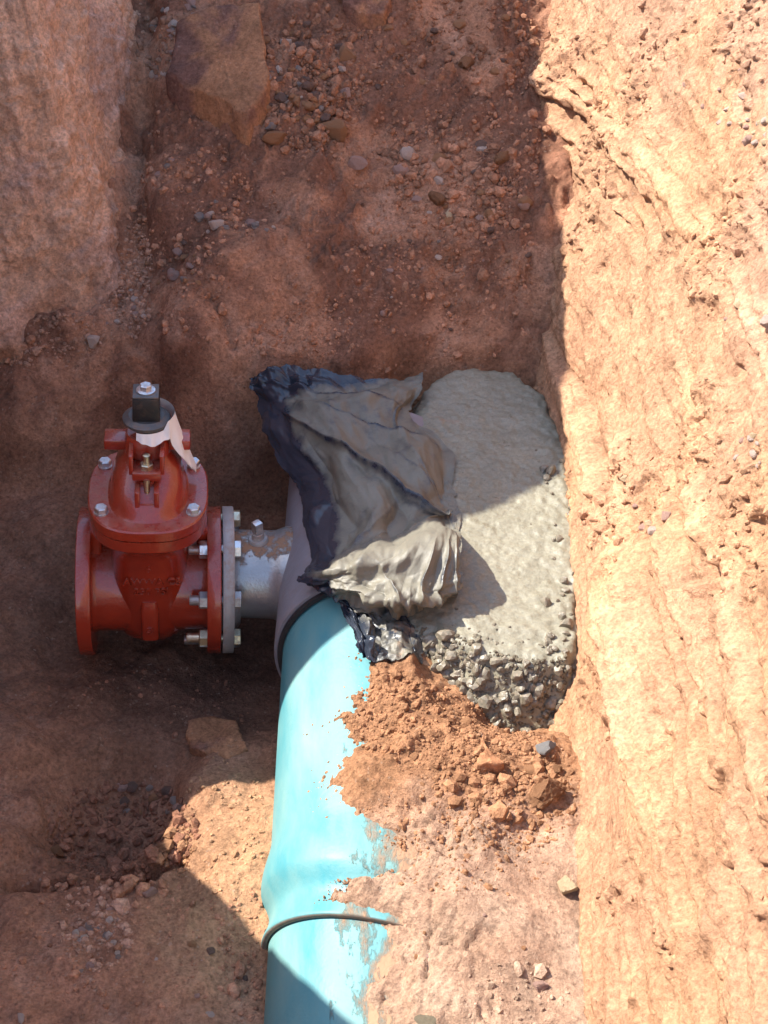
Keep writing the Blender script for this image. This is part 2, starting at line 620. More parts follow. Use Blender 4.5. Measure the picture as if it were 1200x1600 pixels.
CL = ctl([(240, 1030, -.17), (100, 1020, -.16), (20, 1000, -.12), (350, 1050, -.19), (420, 1100, -.19), (300, 1130, -.16),
          (100, 1130, -.14), (0, 1150, -.09), (405, 1190, -.12), (330, 1225, -.09), (275, 1280, -.11), (200, 1290, -.23),
          (150, 1360, -.27), (235, 1335, -.255), (110, 1330, -.22), (60, 1250, -.10), (0, 1300, -.07), (50, 1370, -.15), (20, 1420, -.09),
          (150, 1405, -.11), (250, 1385, -.11), (350, 1300, -.08), (350, 1400, -.085), (420, 1300, -.06), (420, 1440, -.09),
          (200, 1480, -.09), (100, 1550, -.09), (300, 1550, -.09), (395, 1560, -.13), (0, 1600, -.07), (300, 1700, -.10), (0, 1800, -.1)])
CL += [(-.3, .36, -.17), (-.1, .3, -.17), (-.5, .34, -.14), (-.7, .3, -.05), (-.72, 0, -.08), (-.4, .1, -.17), (-.2, .1, -.18), (-1.0, -.3, .3), (-.2, -1.6, -.1), (-.6, -1.6, 0)]
CR = ctl([(600, 1040, .165), (560, 1035, .150), (700, 1080, .10), (800, 1128, .035), (882, 1112, .045), (540, 1100, .142),
          (600, 1150, .160), (700, 1170, .145), (780, 1190, .125), (850, 1200, .115), (880, 1260, .10), (560, 1250, .125), (640, 1240, .145), (700, 1290, .135),
          (850, 1330, .085), (900, 1400, .08), (600, 1370, .10), (640, 1440, .115), (700, 1450, .12), (800, 1450, .105),
          (890, 1460, .07), (600, 1520, .075), (640, 1560, .085), (700, 1560, .10), (880, 1560, .07), (600, 1700, .06), (800, 1700, .06)])
CR += [(.3, .0, .02), (.1, 0, .02), (.3, .4, .05), (.1, .4, .05), (.2, -.2, .02), (0, -1.7, .0), (.4, -1.7, .05)]

def axis_pts(lo, a, b, hi, st, n0, n1):
    return np.concatenate([np.linspace(lo, a, n0, endpoint=False), np.arange(a, b, st), np.linspace(b, hi, n1)])

FX = axis_pts(-3.2, -0.95, 0.45, 0.8, 0.0042, 26, 6)
FY = axis_pts(-4.0, -1.15, 1.55, 4.5, 0.0045, 40, 50)
GX, GY = np.meshgrid(FX, FY, indexing='ij')
P0 = np.stack([GX, GY, np.zeros_like(GX)], -1)
zl = shepard(CL, GX, GY, 4.0, 0.045)
zr = shepard(CR, GX, GY, 4.0, 0.05)
edge_n = fbm(P0, 9, 5, 0.6, 3.0)
xb = PX0 - 0.035 + 0.05 * edge_n
# near the coupling the soil stands further right, over the bell it recedes
xb = xb + 0.025 * np.exp(-((GY + 0.30) / 0.07) ** 2) + 0.060 * np.exp(-((GY + 0.715) / 0.04) ** 2) - 0.035 * np.exp(-((GY + 0.60) / 0.06) ** 2) + 0.045 * (1 - sstep(GY, -0.86, -0.80))
# on the pipe's flank the cover thins out to a feather edge
over = crest(GY) - (GX - PX0) ** 2 / (2 * R_PIPE) + 0.34 * (GX - xb) + 0.006 * fbm(P0, 55, 4, 0.6, 17)
near = sstep(GX, xb + 0.02, xb + 0.16)
zr2 = np.where(GY < -0.2, over * (1 - near) + np.maximum(zr, zr * 0 + -.2) * near, zr)
bell = np.exp(-((GY + 0.765) / 0.07) ** 2)
s_lr = sstep(GX, xb - 0.10, xb - 0.012)
zlow = zl * (1 - s_lr) + zr2 * s_lr
# back slope
warp = fbm(P0, 2.2, 3, 0.5, 11)
zb = 0.245 + 0.58 * np.maximum(GY - 0.50, -0.2) + 0.06 * warp
zb = zb + 0.05 * np.exp(-((GX + 0.25) / 0.12) ** 2 - ((GY - 0.62) / 0.08) ** 2) - 0.03 * np.exp(-((GX + 0.02) / 0.1) ** 2 - ((GY - 0.75) / 0.15) ** 2)
zb = zb + 0.10 * np.exp(-((GX + 0.66) / 0.14) ** 2 - ((GY - 0.53) / 0.09) ** 2) * (0.5 + 0.3 * warp)
zb = zb - 0.11 * sstep(-GX, 0.40, 0.58) * (1 - sstep(GY, 0.60, 0.95))
foot = np.interp(GY, [0.55, 0.68, 0.85, 1.2, 1.5], [-.60, -.565, -.575, -.575, -.60])
zb = zb - 0.06 * np.exp(-((GX - foot - 0.03) / 0.035) ** 2) * sstep(GY, 0.60, 0.75)
zb = np.where(GY > 2.2, np.minimum(zb, 1.35), zb)
zb = zb - 0.04 * sstep(GX, 0.0, 0.2) * (1 - sstep(GY, 0.5, 0.8))
yc = np.where(GX < -0.12, 0.43, 0.43 + 0.05 * sstep(GX, -0.12, 0.1)) + 0.035 * fbm(P0, 5, 3, 0.5, 21) - 0.06 * sstep(-GX, 0.5, 0.75)
s_cut = sstep(GY, yc - 0.035, yc + 0.05)
Z = zlow * (1 - s_cut) + zb * s_cut
PP = np.stack([GX, GY, Z], -1)
# relief: broad lumps, clods and crumbs, roughest on loose soil
loose = np.exp(-(((GX - 0.16) / 0.16) ** 2 + ((GY + 0.52) / 0.13) ** 2) ** 2)
dusty = sstep(GX, -0.02, 0.05) * (1 - sstep(GY, -0.80, -0.66)) 
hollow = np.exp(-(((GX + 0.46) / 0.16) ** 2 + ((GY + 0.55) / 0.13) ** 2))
back = s_cut
n_big = fbm(PP, 5, 4, 0.5, 1)
n_mid = fbm(PP, 22, 4, 0.55, 2)
cl1 = clumps(PP, 26, 0.3)
cl2 = clumps(PP, 62, 0.7, 2)
patch = sstep(fbm(PP, 4.5, 3, 0.55, 9), -0.05, 0.35)
rough = np.clip(0.30 + 0.5 * loose + 0.5 * hollow + 1.1 * back * patch * sstep(GY, 0.52, 0.62) - 0.42 * dusty, 0.03, 1.3)
away = 1 - 0.75 * np.exp(-((GX - xb) / 0.06) ** 2) * (GY < -0.1)
dz = (0.016 * n_big * (0.35 + 1.3 * back + .4 * (GX < -0.2)) + 0.007 * n_mid * (0.5 + 0.8 * rough) + rough * (0.016 * cl1 * sstep(n_mid, -0.2, 0.4) + 0.009 * cl2)) * away
# cracks in the dusty crust, a ledge crack on the slope
for L, dep, wd in (([(678, 1390), (672, 1450), (668, 1500), (664, 1560)], 0.006, 0.0035), ([(736, 1450), (742, 1520)], 0.004, 0.003), ([(640, 1440), (700, 1452), (780, 1446)], 0.003, 0.003)):
    pts = [at_z(a, b, 0.11) for a, b in L]
    for a, b in zip(pts[:-1], pts[1:]):
        dz = dz - dep * np.exp(-(seg_dist(GX, GY, a, b) / wd) ** 2)
for L, z0, dep, wd in (([(205, 480), (232, 498), (258, 520)], 0.28, 0.03, 0.012), ([(20, 1392), (90, 1385), (160, 1372), (235, 1372), (285, 1352)], -0.13, 0.03, 0.014), ([(330, 480), (360, 505), (410, 530)], 0.27, 0.015, 0.01), ([(60, 1235), (75, 1262)], -.10, .02, .006)):
    pts = [at_z(a, b, z0) for a, b in L]
    for a, b in zip(pts[:-1], pts[1:]):
        dz = dz - dep * np.exp(-(seg_dist(GX, GY, a, b) / wd) ** 2)
Z = Z + dz
lat = np.stack([fbm(PP, 14, 3, 0.5, 31), fbm(PP, 14, 3, 0.5, 37)], -1) * 0.010 * (0.3 + 0.7 * s_cut[..., None])
FV = np.stack([GX + lat[..., 0], GY + lat[..., 1], Z], -1)
# colours
cn = fbm(PP, 3.5, 4, 0.55, 41)
cn2 = fbm(PP, 11, 4, 0.6, 43)
col = np.broadcast_to(C_BACK, FV.shape).copy()
col = lerp(col, C_PINK, 0.55 * sstep(cn2 + 0.3 * cn, 0.10, 0.5) * (1 - rough * 0.4))
col = lerp(col, C_DARK, 0.9 * sstep(-cn + 0.4 * patch, -0.1, 0.4) * (back * 0.8 + 0.2))
col = lerp(col, C_LOOSE, np.clip(s_lr * (1 - back) * sstep(GY, -0.74, -0.6), 0, 1))
dustm = np.clip(s_lr * (1 - back) * (1 - sstep(GY + 0.05 * cn2, -0.72, -0.60)), 0, 1)
col = lerp(col, C_DUST, dustm * (0.8 + 0.2 * np.clip(cn2, -1, 1)))
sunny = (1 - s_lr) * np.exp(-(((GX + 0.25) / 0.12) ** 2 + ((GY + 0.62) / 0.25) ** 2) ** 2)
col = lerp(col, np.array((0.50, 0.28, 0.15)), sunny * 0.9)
pit_shade = (1 - s_lr) * (1 - back) * np.exp(-(((GX + 0.35) / 0.42) ** 2 + ((GY - 0.02) / 0.36) ** 4))  # deep shadow around the valve, painted into the soil colour
col = lerp(col, np.array((0.155, 0.078, 0.050)), np.clip(pit_shade * 1.1, 0, 0.9))
col = lerp(col, C_DARK * 0.75, 0.8 * hollow)  # shade of the left hollow painted as darker soil
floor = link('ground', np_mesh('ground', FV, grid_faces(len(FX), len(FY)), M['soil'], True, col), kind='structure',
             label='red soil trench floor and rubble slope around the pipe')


def floor_z(x, y):
    ix = np.clip(np.searchsorted(FX, x) - 1, 0, len(FX) - 2)
    iy = np.clip(np.searchsorted(FY, y) - 1, 0, len(FY) - 2)
    u = np.clip((x - FX[ix]) / (FX[ix + 1] - FX[ix]), 0, 1)
    v = np.clip((y - FY[iy]) / (FY[iy + 1] - FY[iy]), 0, 1)
    return Z[ix, iy] * (1 - u) * (1 - v) + Z[ix + 1, iy] * u * (1 - v) + Z[ix, iy + 1] * (1 - u) * v + Z[ix + 1, iy + 1] * u * v


# ------------------------------------------------------------------ right trench face
WY = axis_pts(-4.0, -1.2, 1.55, 4.5, 0.0042, 36, 46)
WZ = np.concatenate([np.arange(-0.25, 1.30, 0.0040), np.linspace(1.30, 1.5, 10)])
YY, ZZ = np.meshgrid(WY, WZ, indexing='ij')


def wall_base(y, z):
    x0 = np.interp(y, [-4, -1.2, -0.97, -0.43, 0.0, 0.36, 0.8, 1.2, 2.0, 4.5], [0.22, 0.242, 0.246, 0.262, 0.293, 0.297, 0.268, 0.236, 0.21, 0.1])
    ln = np.interp(y, [-4, 0.2, 0.8, 1.2, 4.5], [0.36, 0.35, 0.26, 0.20, 0.20])
    x = x0 + ln * z + 0.25 * np.maximum(z - 0.75, 0) ** 1.2 * 0.6
    return x


pw = np.stack([wall_base(YY, ZZ), YY, ZZ], -1)
w_big = fbm(pw, 2.6, 4, 0.5, 51)
streak = perlin(pw[..., 1] * 1.1 + 3, pw[..., 2] * 16 + 0.5 * w_big, 0.3) + 0.6 * perlin(pw[..., 1] * 2.2 + 8, pw[..., 2] * 42 + w_big, 4.1) + 0.4 * perlin(pw[..., 1] * 3 + 8, pw[..., 2] * 95 + w_big, 9.1)
sy = pw[..., 1] + 0.25 * pw[..., 2]
sz0 = pw[..., 2] + 0.05 * fbm(pw * np.array((1, 0.5, 1)), 2.2, 2, 0.5, 52)
gro = 0
for f_, a_, k_ in ((11, 1.0, 0.7), (24, 0.6, 1.0), (52, 0.35, 1.6)):
    q_ = perlin(sy * k_ + 5 * f_, sz0 * f_, 0.37 * f_)
    gro = gro + a_ * (np.abs(q_) * 1.6 - 0.4 + 0.55 * sstep(q_, 0.10, 0.14))
scr = sstep(perlin(sy * 0.9 + 40, sz0 * 6, 2.2), -0.25, 0.2)
w_mask = sstep(fbm(pw, 3.6, 3, 0.55, 57), 0.0, 0.40)            # crumbling bands
w_mid = fbm(pw, 24, 4, 0.6, 53)
wc1 = clumps(pw, 30, 0.2, 4)
wc2 = clumps(pw, 75, 0.9, 5)
# diagonal flakes: noise sheared along the dip of the digging marks
sh = np.stack([pw[..., 0] * 10, (pw[..., 1] * 0.75 + pw[..., 2] * 0.66) * 12, (pw[..., 2] * 0.75 - pw[..., 1] * 0.66) * 46], -1)
flake = perlin(sh[..., 0], sh[..., 1], sh[..., 2]) + 0.5 * perlin(sh[..., 0] * 2, sh[..., 1] * 2 + 4, sh[..., 2] * 2)
off = -(0.016 * w_big * (0.5 + sstep(ZZ, 0.1, 0.6)) + 0.003 * streak + 0.026 * gro * (0.25 + 0.75 * scr) * (1 - 0.6 * w_mask) * (0.45 + 0.55 * sstep(0.75 - ZZ, 0.0, 0.3)) * (1 - 0.6 * w_mask) + 0.0035 * w_mid * (0.5 + w_mask) + (0.08 + w_mask) * (0.013 * wc1 * sstep(w_mid, -0.2, 0.3) + 0.006 * wc2) + 0.008 * flake * sstep(ZZ, 0.1, 0.4) + 0.0022 * fbm(pw, 110, 3, 0.6, 58))
# a lump of the face that leans into the light beyond the concrete
off = off - 0.050 * np.exp(-((YY - 1.02) / 0.11) ** 2 - ((ZZ - 0.58) / 0.12) ** 2)
# ledges left by the bucket: the face steps back above them
for zc, am, ph in ((0.36, 0.020, 0.0), (0.62, 0.010, 2.0)):
    zz = zc + 0.06 * np.sin(YY * 1.7 + ph) + 0.03 * w_big
    off = off + am * sstep(ZZ, zz - 0.006, zz + 0.006) * sstep(perlin(YY * 1.3 + ph, 0.5, 3.3), -0.1, 0.25)


def hit_wall(px, py):
    r = ray(px, py)
    t = np.full(np.shape(px), 1.0)
    for _ in range(30):
        p = CAM + t[..., None] * r
        d = wall_base(p[..., 1], p[..., 2]) - p[..., 0]
        t = t + d / np.maximum(r[..., 0] + 0.3, 0.2) * 0.7
    return CAM + t[..., None] * r


for px, py, rad, dep in ((952, 308, .015, .03), (1165, 560, .018, .022), (1140, 592, .018, .022), (1062, 785, .015, .025), (1090, 905, .028, .04), (1075, 950, .028, .035),
                         (905, 392, .018, .03), (1085, 1155, .03, .03), (1120, 1240, .03, .025), (1010, 830, .025, .02), (1130, 1400, .03, .025), (980, 760, .02, .025), (1180, 640, .03, .03), (935, 430, .02, .02), (1030, 1180, .025, .03)):
    c = hit_wall(px, py)
    d = np.sqrt(((YY - c[1]) / 1.5) ** 2 + (ZZ - c[2]) ** 2) + 0.010 * w_mid
    off = off + 0.6 * dep * (1 - sstep(d, rad * 0.35, rad))
WX = wall_base(YY, ZZ) + off
wl = fbm(pw, 15, 3, 0.55, 61)
WV = np.stack([WX, YY + 0.010 * wl, ZZ + 0.012 * fbm(pw, 15, 3, 0.55, 63)], -1)
wcn = fbm(pw, 3.0, 4, 0.55, 65)
wcol = np.broadcast_to(C_CUT, WV.shape).copy()
wcol = lerp(wcol, np.array((0.54, 0.29, 0.17)), 0.75 * sstep(wcn, 0.0, 0.45))
wcol = lerp(wcol, np.array((0.50, 0.29, 0.19)), 0.7 * sstep(ZZ + 0.12 * wcn, 0.62, 0.85))
wcol = lerp(wcol, np.array((0.55, 0.29, 0.15)), 0.4 * sstep(-wcn - 0.3 * YY, 0.15, 0.5))
wcol = wcol * (1 + 0.22 * np.clip(gro, -1, 1.2) * scr)[..., None]
wcol = lerp(wcol, C_LOOSE, 0.35 * (1 - sstep(ZZ, 0.02, 0.16)))
# plateau behind the face
top_n = 24
EXT = np.linspace(0, 1, top_n + 1)[1:] ** 2 * 8.0
TX = WX[:, -1][:, None] + EXT[None, :]
TY = np.repeat(WY[:, None], top_n, 1)
tp = np.stack([TX, TY, np.zeros_like(TX)], -1)
TZ = 1.5 + 0.05 * np.minimum(EXT, 2)[None, :] + 0.05 * fbm(tp, 1.5, 3, 0.5, 71) * np.minimum(EXT * 4, 1)[None, :]
WVall = np.concatenate([WV, np.stack([TX, TY, TZ], -1)], 1)
wcall = np.concatenate([wcol, np.broadcast_to(C_PINK, TX.shape + (3,))], 1)
right_wall = link('trench_bank', np_mesh('trench_bank', WVall, grid_faces(WVall.shape[0], WVall.shape[1], True), M['wall_soil'], True, wcall),
                  kind='structure', label='tall sunlit sandy trench face on the right')

# ------------------------------------------------------------------ left trench face with its corner
path = np.array([(-0.36, 4.5), (-0.38, 2.8), (-0.44, 1.5), (-0.47, 1.2), (-0.502, 0.85), (-0.520, 0.68), (-0.540, 0.60), (-0.60, 0.545), (-0.74, 0.51), (-0.92, 0.50), (-1.3, 0.50), (-3.0, 0.52)])
cum = np.concatenate([[0], np.cumsum(np.hypot(*np.diff(path, axis=0).T))])
s_f = np.concatenate([np.linspace(0, cum[2], 40, endpoint=False), np.arange(cum[2], cum[10], 0.006), np.linspace(cum[10], cum[-1], 25)])
LX, LY = np.interp(s_f, cum, path[:, 0]), np.interp(s_f, cum, path[:, 1])
k = np.ones(25) / 25
for _ in range(2):
    LX2 = np.convolve(np.pad(LX, 12, mode='edge'), k, 'valid'); LY2 = np.convolve(np.pad(LY, 12, mode='edge'), k, 'valid')
    LX, LY = LX2, LY2
tx, ty = np.gradient(LX), np.gradient(LY)
tl = np.hypot(tx, ty)
nx, ny = -ty / tl, tx / tl            # points into the trench
LZ = np.concatenate([np.arange(-0.25, 1.4, 0.006), np.linspace(1.4, 1.72, 12)])
hh = LZ[None, :]
leanl = 0.20
ox = LX[:, None] - nx[:, None] * leanl * hh
oy = LY[:, None] - ny[:, None] * leanl * hh
pl = np.stack([ox, oy, np.broadcast_to(hh, ox.shape)], -1)
l_big = fbm(pl, 3.2, 4, 0.5, 81)
l_mid = fbm(pl, 20, 4, 0.6, 83)
l_rib = ridged(np.stack([pl[..., 0] * 1.0, pl[..., 1] * 1.0, pl[..., 2] * 0.12], -1), 6, 2, 0.5, 85)
l_fl = clumps(np.stack([pl[..., 0], pl[..., 1], pl[..., 2] * 0.45], -1), 9, 0.35, 12)
l_r2 = np.abs(perlin(s_f[:, None] * 9, hh * 0.9 + 0.3 * l_big, 5.5)) + 0.5 * np.abs(perlin(s_f[:, None] * 21, hh * 1.6 + 0.3 * l_big, 8.5)) + 0.25 * np.abs(perlin(s_f[:, None] * 50, hh * 3 + .4 * l_mid, 3.5))
lo = 0.012 * l_big + 0.007 * l_mid + 0.014 * l_r2 - 0.020 * l_fl + 0.004 * fbm(pl, 60, 3, 0.6, 84) + 0.008 * l_rib + 0.006 * clumps(pl, 60, 0.4, 6) * sstep(l_big, -0.1, 0.3)
lo = lo + 0.05 * sstep(0.32 - hh + 0.10 * l_big, 0.0, 0.12) * sstep(-ox, 0.5, 0.6)
rise = 0.38 * np.maximum(LY[:, None] - 0.45, 0) * sstep(hh, 0.9, 1.72)
LV = np.stack([ox + nx[:, None] * lo - nx[:, None] * 0.15 * rise, oy + ny[:, None] * lo, np.broadcast_to(hh, ox.shape) + 0.01 * l_mid + rise], -1)
lcn = fbm(pl, 4, 4, 0.55, 87)
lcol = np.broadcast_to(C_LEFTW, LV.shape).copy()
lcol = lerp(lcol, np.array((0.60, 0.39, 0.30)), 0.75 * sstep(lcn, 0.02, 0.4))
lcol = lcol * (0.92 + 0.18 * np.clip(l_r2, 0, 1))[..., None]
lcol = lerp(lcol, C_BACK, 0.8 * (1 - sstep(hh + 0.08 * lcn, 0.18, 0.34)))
EXL = np.linspace(0, 1, 16)[1:] ** 2 * 6
txx = LV[:, -1, 0][:, None] - nx[:, None] * EXL[None]; tyy = LV[:, -1, 1][:, None] - ny[:, None] * EXL[None]
tzz = LV[:, -1, 2][:, None] + 0.06 * np.minimum(EXL, 3)[None] + 0 * txx
LVa = np.concatenate([LV, np.stack([txx, tyy, tzz], -1)], 1)
lca = np.concatenate([lcol, np.broadcast_to(C_PINK, txx.shape + (3,))], 1)
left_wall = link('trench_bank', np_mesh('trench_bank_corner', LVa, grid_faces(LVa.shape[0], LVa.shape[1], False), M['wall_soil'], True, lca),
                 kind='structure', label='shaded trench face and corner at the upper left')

# ------------------------------------------------------------------ near left bank, unseen: skyline and gully shaped to place its shadow
BY = np.concatenate([np.linspace(-4.5, -1.2, 60, endpoint=False), np.arange(-1.2, 1.3, 0.012)])
H = np.interp(BY, [-4.5, -1.6, -1.15, -0.95, -0.79, -0.70, -0.605, -0.50, -0.42, -0.357, -0.30, -0.245, -0.19, -0.14, -0.074, 0.212, 0.436, 0.6, 1.3],
              [1.5, 1.45, 1.38, 1.33, 1.24, 1.10, 0.93, 0.76, 0.65, 0.605, 0.66, 0.78, 0.93, 1.13, 1.27, 1.50, 1.75, 1.83, 2.08])
hb = np.stack([BY, BY * 0 + 3.3, BY * 0], -1)
H = H + 0.022 * fbm(hb, 11, 4, 0.55, 91)
FXB = np.interp(BY, [-4.5, -1.4, -0.9, -0.4, 0.0, 0.3, 0.45, 1.3], [-0.8, -0.75, -0.70, -0.74, -0.84, -0.90, -0.93, -0.93])
U1 = np.linspace(0, 1, 70)
bx = FXB[:, None] + (-0.95 - FXB[:, None]) * U1[None]
bz = -0.25 + (H[:, None] + 0.25) * U1[None]
EXB = np.linspace(0, 1, 30)[1:] ** 2 * 6
bx = np.concatenate([bx, -0.95 - np.broadcast_to(EXB, (len(BY), len(EXB)))], 1)
bz = np.concatenate([bz, H[:, None] + 0.25 * np.minimum(EXB, 1.2)[None]], 1)
byy = np.repeat(BY[:, None], bx.shape[1], 1)
pb = np.stack([bx, byy, bz], -1)
nb = fbm(pb, 6, 5, 0.55, 95)
damp = np.concatenate([1 - U1 ** 3 * 0.85, np.linspace(0.2, 1, len(EXB))])[None]
BV = np.stack([bx + 0.035 * nb * damp, byy, bz + 0.02 * nb * damp], -1)
bcol = lerp(np.broadcast_to(C_BACK, BV.shape).copy(), C_PINK, sstep(nb, 0, 0.4))
link('trench_bank', np_mesh('trench_bank_sun_gap', BV, grid_faces(BV.shape[0], BV.shape[1], False), M['wall_soil'], True, bcol),
     kind='structure', label='unseen near left trench bank, gully shaped to let the sun in')

# ------------------------------------------------------------------ ray hits on the ground
def hit_floor(px, py):
    px, py = np.atleast_1d(np.asarray(px, float)), np.atleast_1d(np.asarray(py, float))
    r = ray(px, py)
    out = np.zeros((len(px), 3))
    ts = np.arange(1.2, 5.5, 0.006)
    for i in range(len(px)):
        p = CAM + ts[:, None] * r[i]
        below = p[:, 2] < floor_z(p[:, 0], p[:, 1])
        kx = int(np.argmax(below))
        out[i] = p[kx] if below.any() else CAM + 3 * r[i]
    return out


def px_scale(p):
    return F_PX / float(np.dot(np.asarray(p) - CAM, FW))


# ------------------------------------------------------------------ rocks
def ico(sub):
    bm = bmesh.new()
    bmesh.ops.create_icosphere(bm, subdivisions=sub, radius=1.0)
    V = np.array([v.co[:] for v in bm.verts])
    Fc = np.array([[v.index for v in f.verts] for f in bm.faces])
    bm.free()
    return V, Fc

ICO = {s: ico(s) for s in (1, 2, 3, 4)}


def rock_shape(seed, sub=3, cuts=9, lump=0.12, lo=0.55, hi=0.92):
    r = np.random.default_rng(seed)
    V, Fc = ICO[sub]
    V = V.copy()
    V *= (1 + lump * fbm(V + seed * 3.1, 1.3, 3))[:, None]
    for _ in range(cuts):
        n = r.normal(size=3); n /= np.linalg.norm(n)
        d = r.uniform(lo, hi)
        V -= np.maximum(V @ n - d, 0)[:, None] * n * 0.92
    V *= (1 + 0.05 * fbm(V + seed, 3.5, 3))[:, None]
    V /= np.abs(V).max(0)
    return V, Fc


def rot_any(r):
    q = r.normal(size=4); q /= np.linalg.norm(q)
    w, x, y, z = q
    return np.array([[1 - 2 * (y * y + z * z), 2 * (x * y - z * w), 2 * (x * z + y * w)], [2 * (x * y + z * w), 1 - 2 * (x * x + z * z), 2 * (y * z - x * w)], [2 * (x * z - y * w), 2 * (y * z + x * w), 1 - 2 * (x * x + y * y)]])


# loose crumbs of earth that nobody could count: one mesh per mass
CLOD = [rock_shape(100 + i, 1, 4, 0.2, 0.6, 0.95) for i in range(10)]


def crumb_mass(name, pts, sizes, cols, parent=None, label=None, mat='clod', seed=1):
    r = np.random.default_rng(seed)
    Vs, Fs, Cs, n0 = [], [], [], 0
    for p, s, c in zip(pts, sizes, cols):
        V, Fc = CLOD[r.integers(len(CLOD))]
        sc = s * r.uniform(0.65, 1.15, 3) * np.array((1, 1, 0.8))
        Vw = (V * sc) @ rot_any(r).T + p
        Vs.append(Vw); Fs.append(Fc + n0); n0 += len(V)
        Cs.append(np.broadcast_to(c * r.uniform(0.75, 1.15), (len(V), 3)))
    o = link(name, np_mesh(name, np.concatenate(Vs), np.concatenate(Fs), M[mat], False, np.concatenate(Cs)), parent, kind='stuff')
    if label: o['label'] = label
    return o


r1 = np.random.default_rng(21)


def ell(n, cx, cy, rx, ry, ang=0.0, pw=0.5):
    a = r1.uniform(0, 2 * math.pi, n); q = r1.uniform(0, 1, n) ** pw
    x, y = rx * q * np.cos(a), ry * q * np.sin(a)
    c, s = math.cos(math.radians(ang)), math.sin(math.radians(ang))
    return cx + x * c - y * s, cy + x * s + y * c


def lognorm(n, med, sig, lo, hi):
    return np.clip(med * np.exp(r1.normal(size=n) * sig), lo, hi)


def scatter_floor(regs):
    P, Sz, Cc = [], [], []
    for n, cx, cy, rx, ry, ang, med, c in regs:
        px, py = ell(n, cx, cy, rx, ry, ang)
        p = hit_floor(px, py)
        s = lognorm(n, med, 0.5, 0.0012, 0.016)
        p[:, 2] += s * 0.25
        P.append(p); Sz.append(s); Cc.append(np.broadcast_to(c, (n, 3)))
    return np.concatenate(P), np.concatenate(Sz), np.concatenate(Cc)


pts, sz, cc = scatter_floor([
    (5500, 690, 1150, 190, 75, 20, 0.0017, C_LOOSE), (3200, 790, 1230, 120, 100, 20, 0.0019, C_LOOSE), (1200, 690, 1330, 170, 70, 10, 0.0014, C_LOOSE), (900, 590, 1090, 70, 60, 30, 0.0024, C_LOOSE), (70, 790, 1225, 100, 65, 10, 0.0075, C_LOOSE), (200, 660, 650, 30, 30, 0, 0.003, C_LOOSE), (160, 882, 880, 14, 130, 0, 0.003, C_LOOSE),
    (250, 700, 1300, 150, 60, 10, 0.0022, C_LOOSE), (90, 720, 1450, 170, 130, 0, 0.0013, C_DUST), (260, 800, 1560, 90, 60, 0, 0.0022, C_DUST),
    (400, 340, 1290, 80, 110, 0, 0.0022, np.array((0.50, 0.28, 0.15))), (160, 275, 1330, 30, 40, 0, 0.004, C_LOOSE),
])
crumb_mass('soil_crumbs', pts, sz, cc, label='loose orange soil crumbs beside the blue pipe', seed=2)
nn = 2400
yq = r1.uniform(-0.80, -0.24, nn)
ei = np.argmin(np.abs(FY[None, :] - yq[:, None]), 1)
wx = np.nonzero((FX > PX0 - 0.13) & (FX < PX0 + 0.13))[0]
above = Z[wx][:, ei] > (pipe_z(FY[ei])[None, :] + np.sqrt(R_PIPE ** 2 - (FX[wx] - PX0)[:, None] ** 2))
xe = FX[wx[np.argmax(above, 0)]] + 0.006 - np.abs(r1.normal(size=nn)) ** 1.5 * 0.011
rp = R_PIPE + 0.016 * np.exp(-((yq + 0.715) / 0.03) ** 2)
zq = pipe_z(yq) + np.sqrt(np.maximum(rp ** 2 - (xe - PX0) ** 2, 0.001))
sq = lognorm(nn, 0.0013, 0.5, 0.0005, 0.0045)
crumb_mass('soil_crumbs', np.stack([xe, yq, zq + sq * 0.1], -1), sq, np.broadcast_to(C_LOOSE, (nn, 3)), label='fine soil crumbs spilling onto the top of the blue pipe', seed=6)
pts, sz, cc = scatter_floor([
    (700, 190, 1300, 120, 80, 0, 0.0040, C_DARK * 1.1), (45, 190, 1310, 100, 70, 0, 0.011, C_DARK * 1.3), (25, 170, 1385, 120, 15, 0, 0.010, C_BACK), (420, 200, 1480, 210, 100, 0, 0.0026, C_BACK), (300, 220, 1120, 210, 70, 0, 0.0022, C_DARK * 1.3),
    (250, 150, 1450, 60, 70, 0, 0.0035, C_PINK), (200, 380, 1490, 40, 110, 0, 0.003, C_BACK),
])
crumb_mass('soil_crumbs', pts, sz, cc, label='dark soil crumbs in the shaded left hollow', seed=3)
pts, sz, cc = scatter_floor([
    (1300, 480, 130, 95, 110, 10, 0.0042, C_BACK * 0.72), (1100, 700, 270, 120, 90, 25, 0.0042, C_BACK * 0.85), (900, 700, 400, 150, 110, 0, 0.0033, C_BACK), (2500, 520, 300, 330, 260, 0, 0.0026, C_BACK), (60, 700, 280, 110, 80, 20, 0.011, C_BACK), (50, 480, 150, 80, 100, 0, 0.011, C_BACK * .9),
    (420, 300, 330, 100, 100, 60, 0.0035, C_BACK * 1.1), (260, 260, 60, 50, 90, 0, 0.0045, C_PINK * 0.7), (1000, 650, 60, 210, 80, 0, 0.0044, C_BACK * 0.75),
    (320, 360, 490, 190, 50, 8, 0.0035, C_BACK), (450, 600, 520, 240, 60, 0, 0.0030, C_BACK * 1.1), (900, 110, 510, 120, 60, -15, 0.0026, C_PINK * .85), (14, 90, 530, 90, 40, -15, 0.009, C_BACK), (400, 210, 440, 30, 90, 0, 0.0035, C_PINK), (350, 790, 180, 70, 170, 0, 0.0045, C_BACK),
])
crumb_mass('soil_crumbs', pts, sz, cc, label='soil crumbs strewn over the shaded back slope', seed=4)
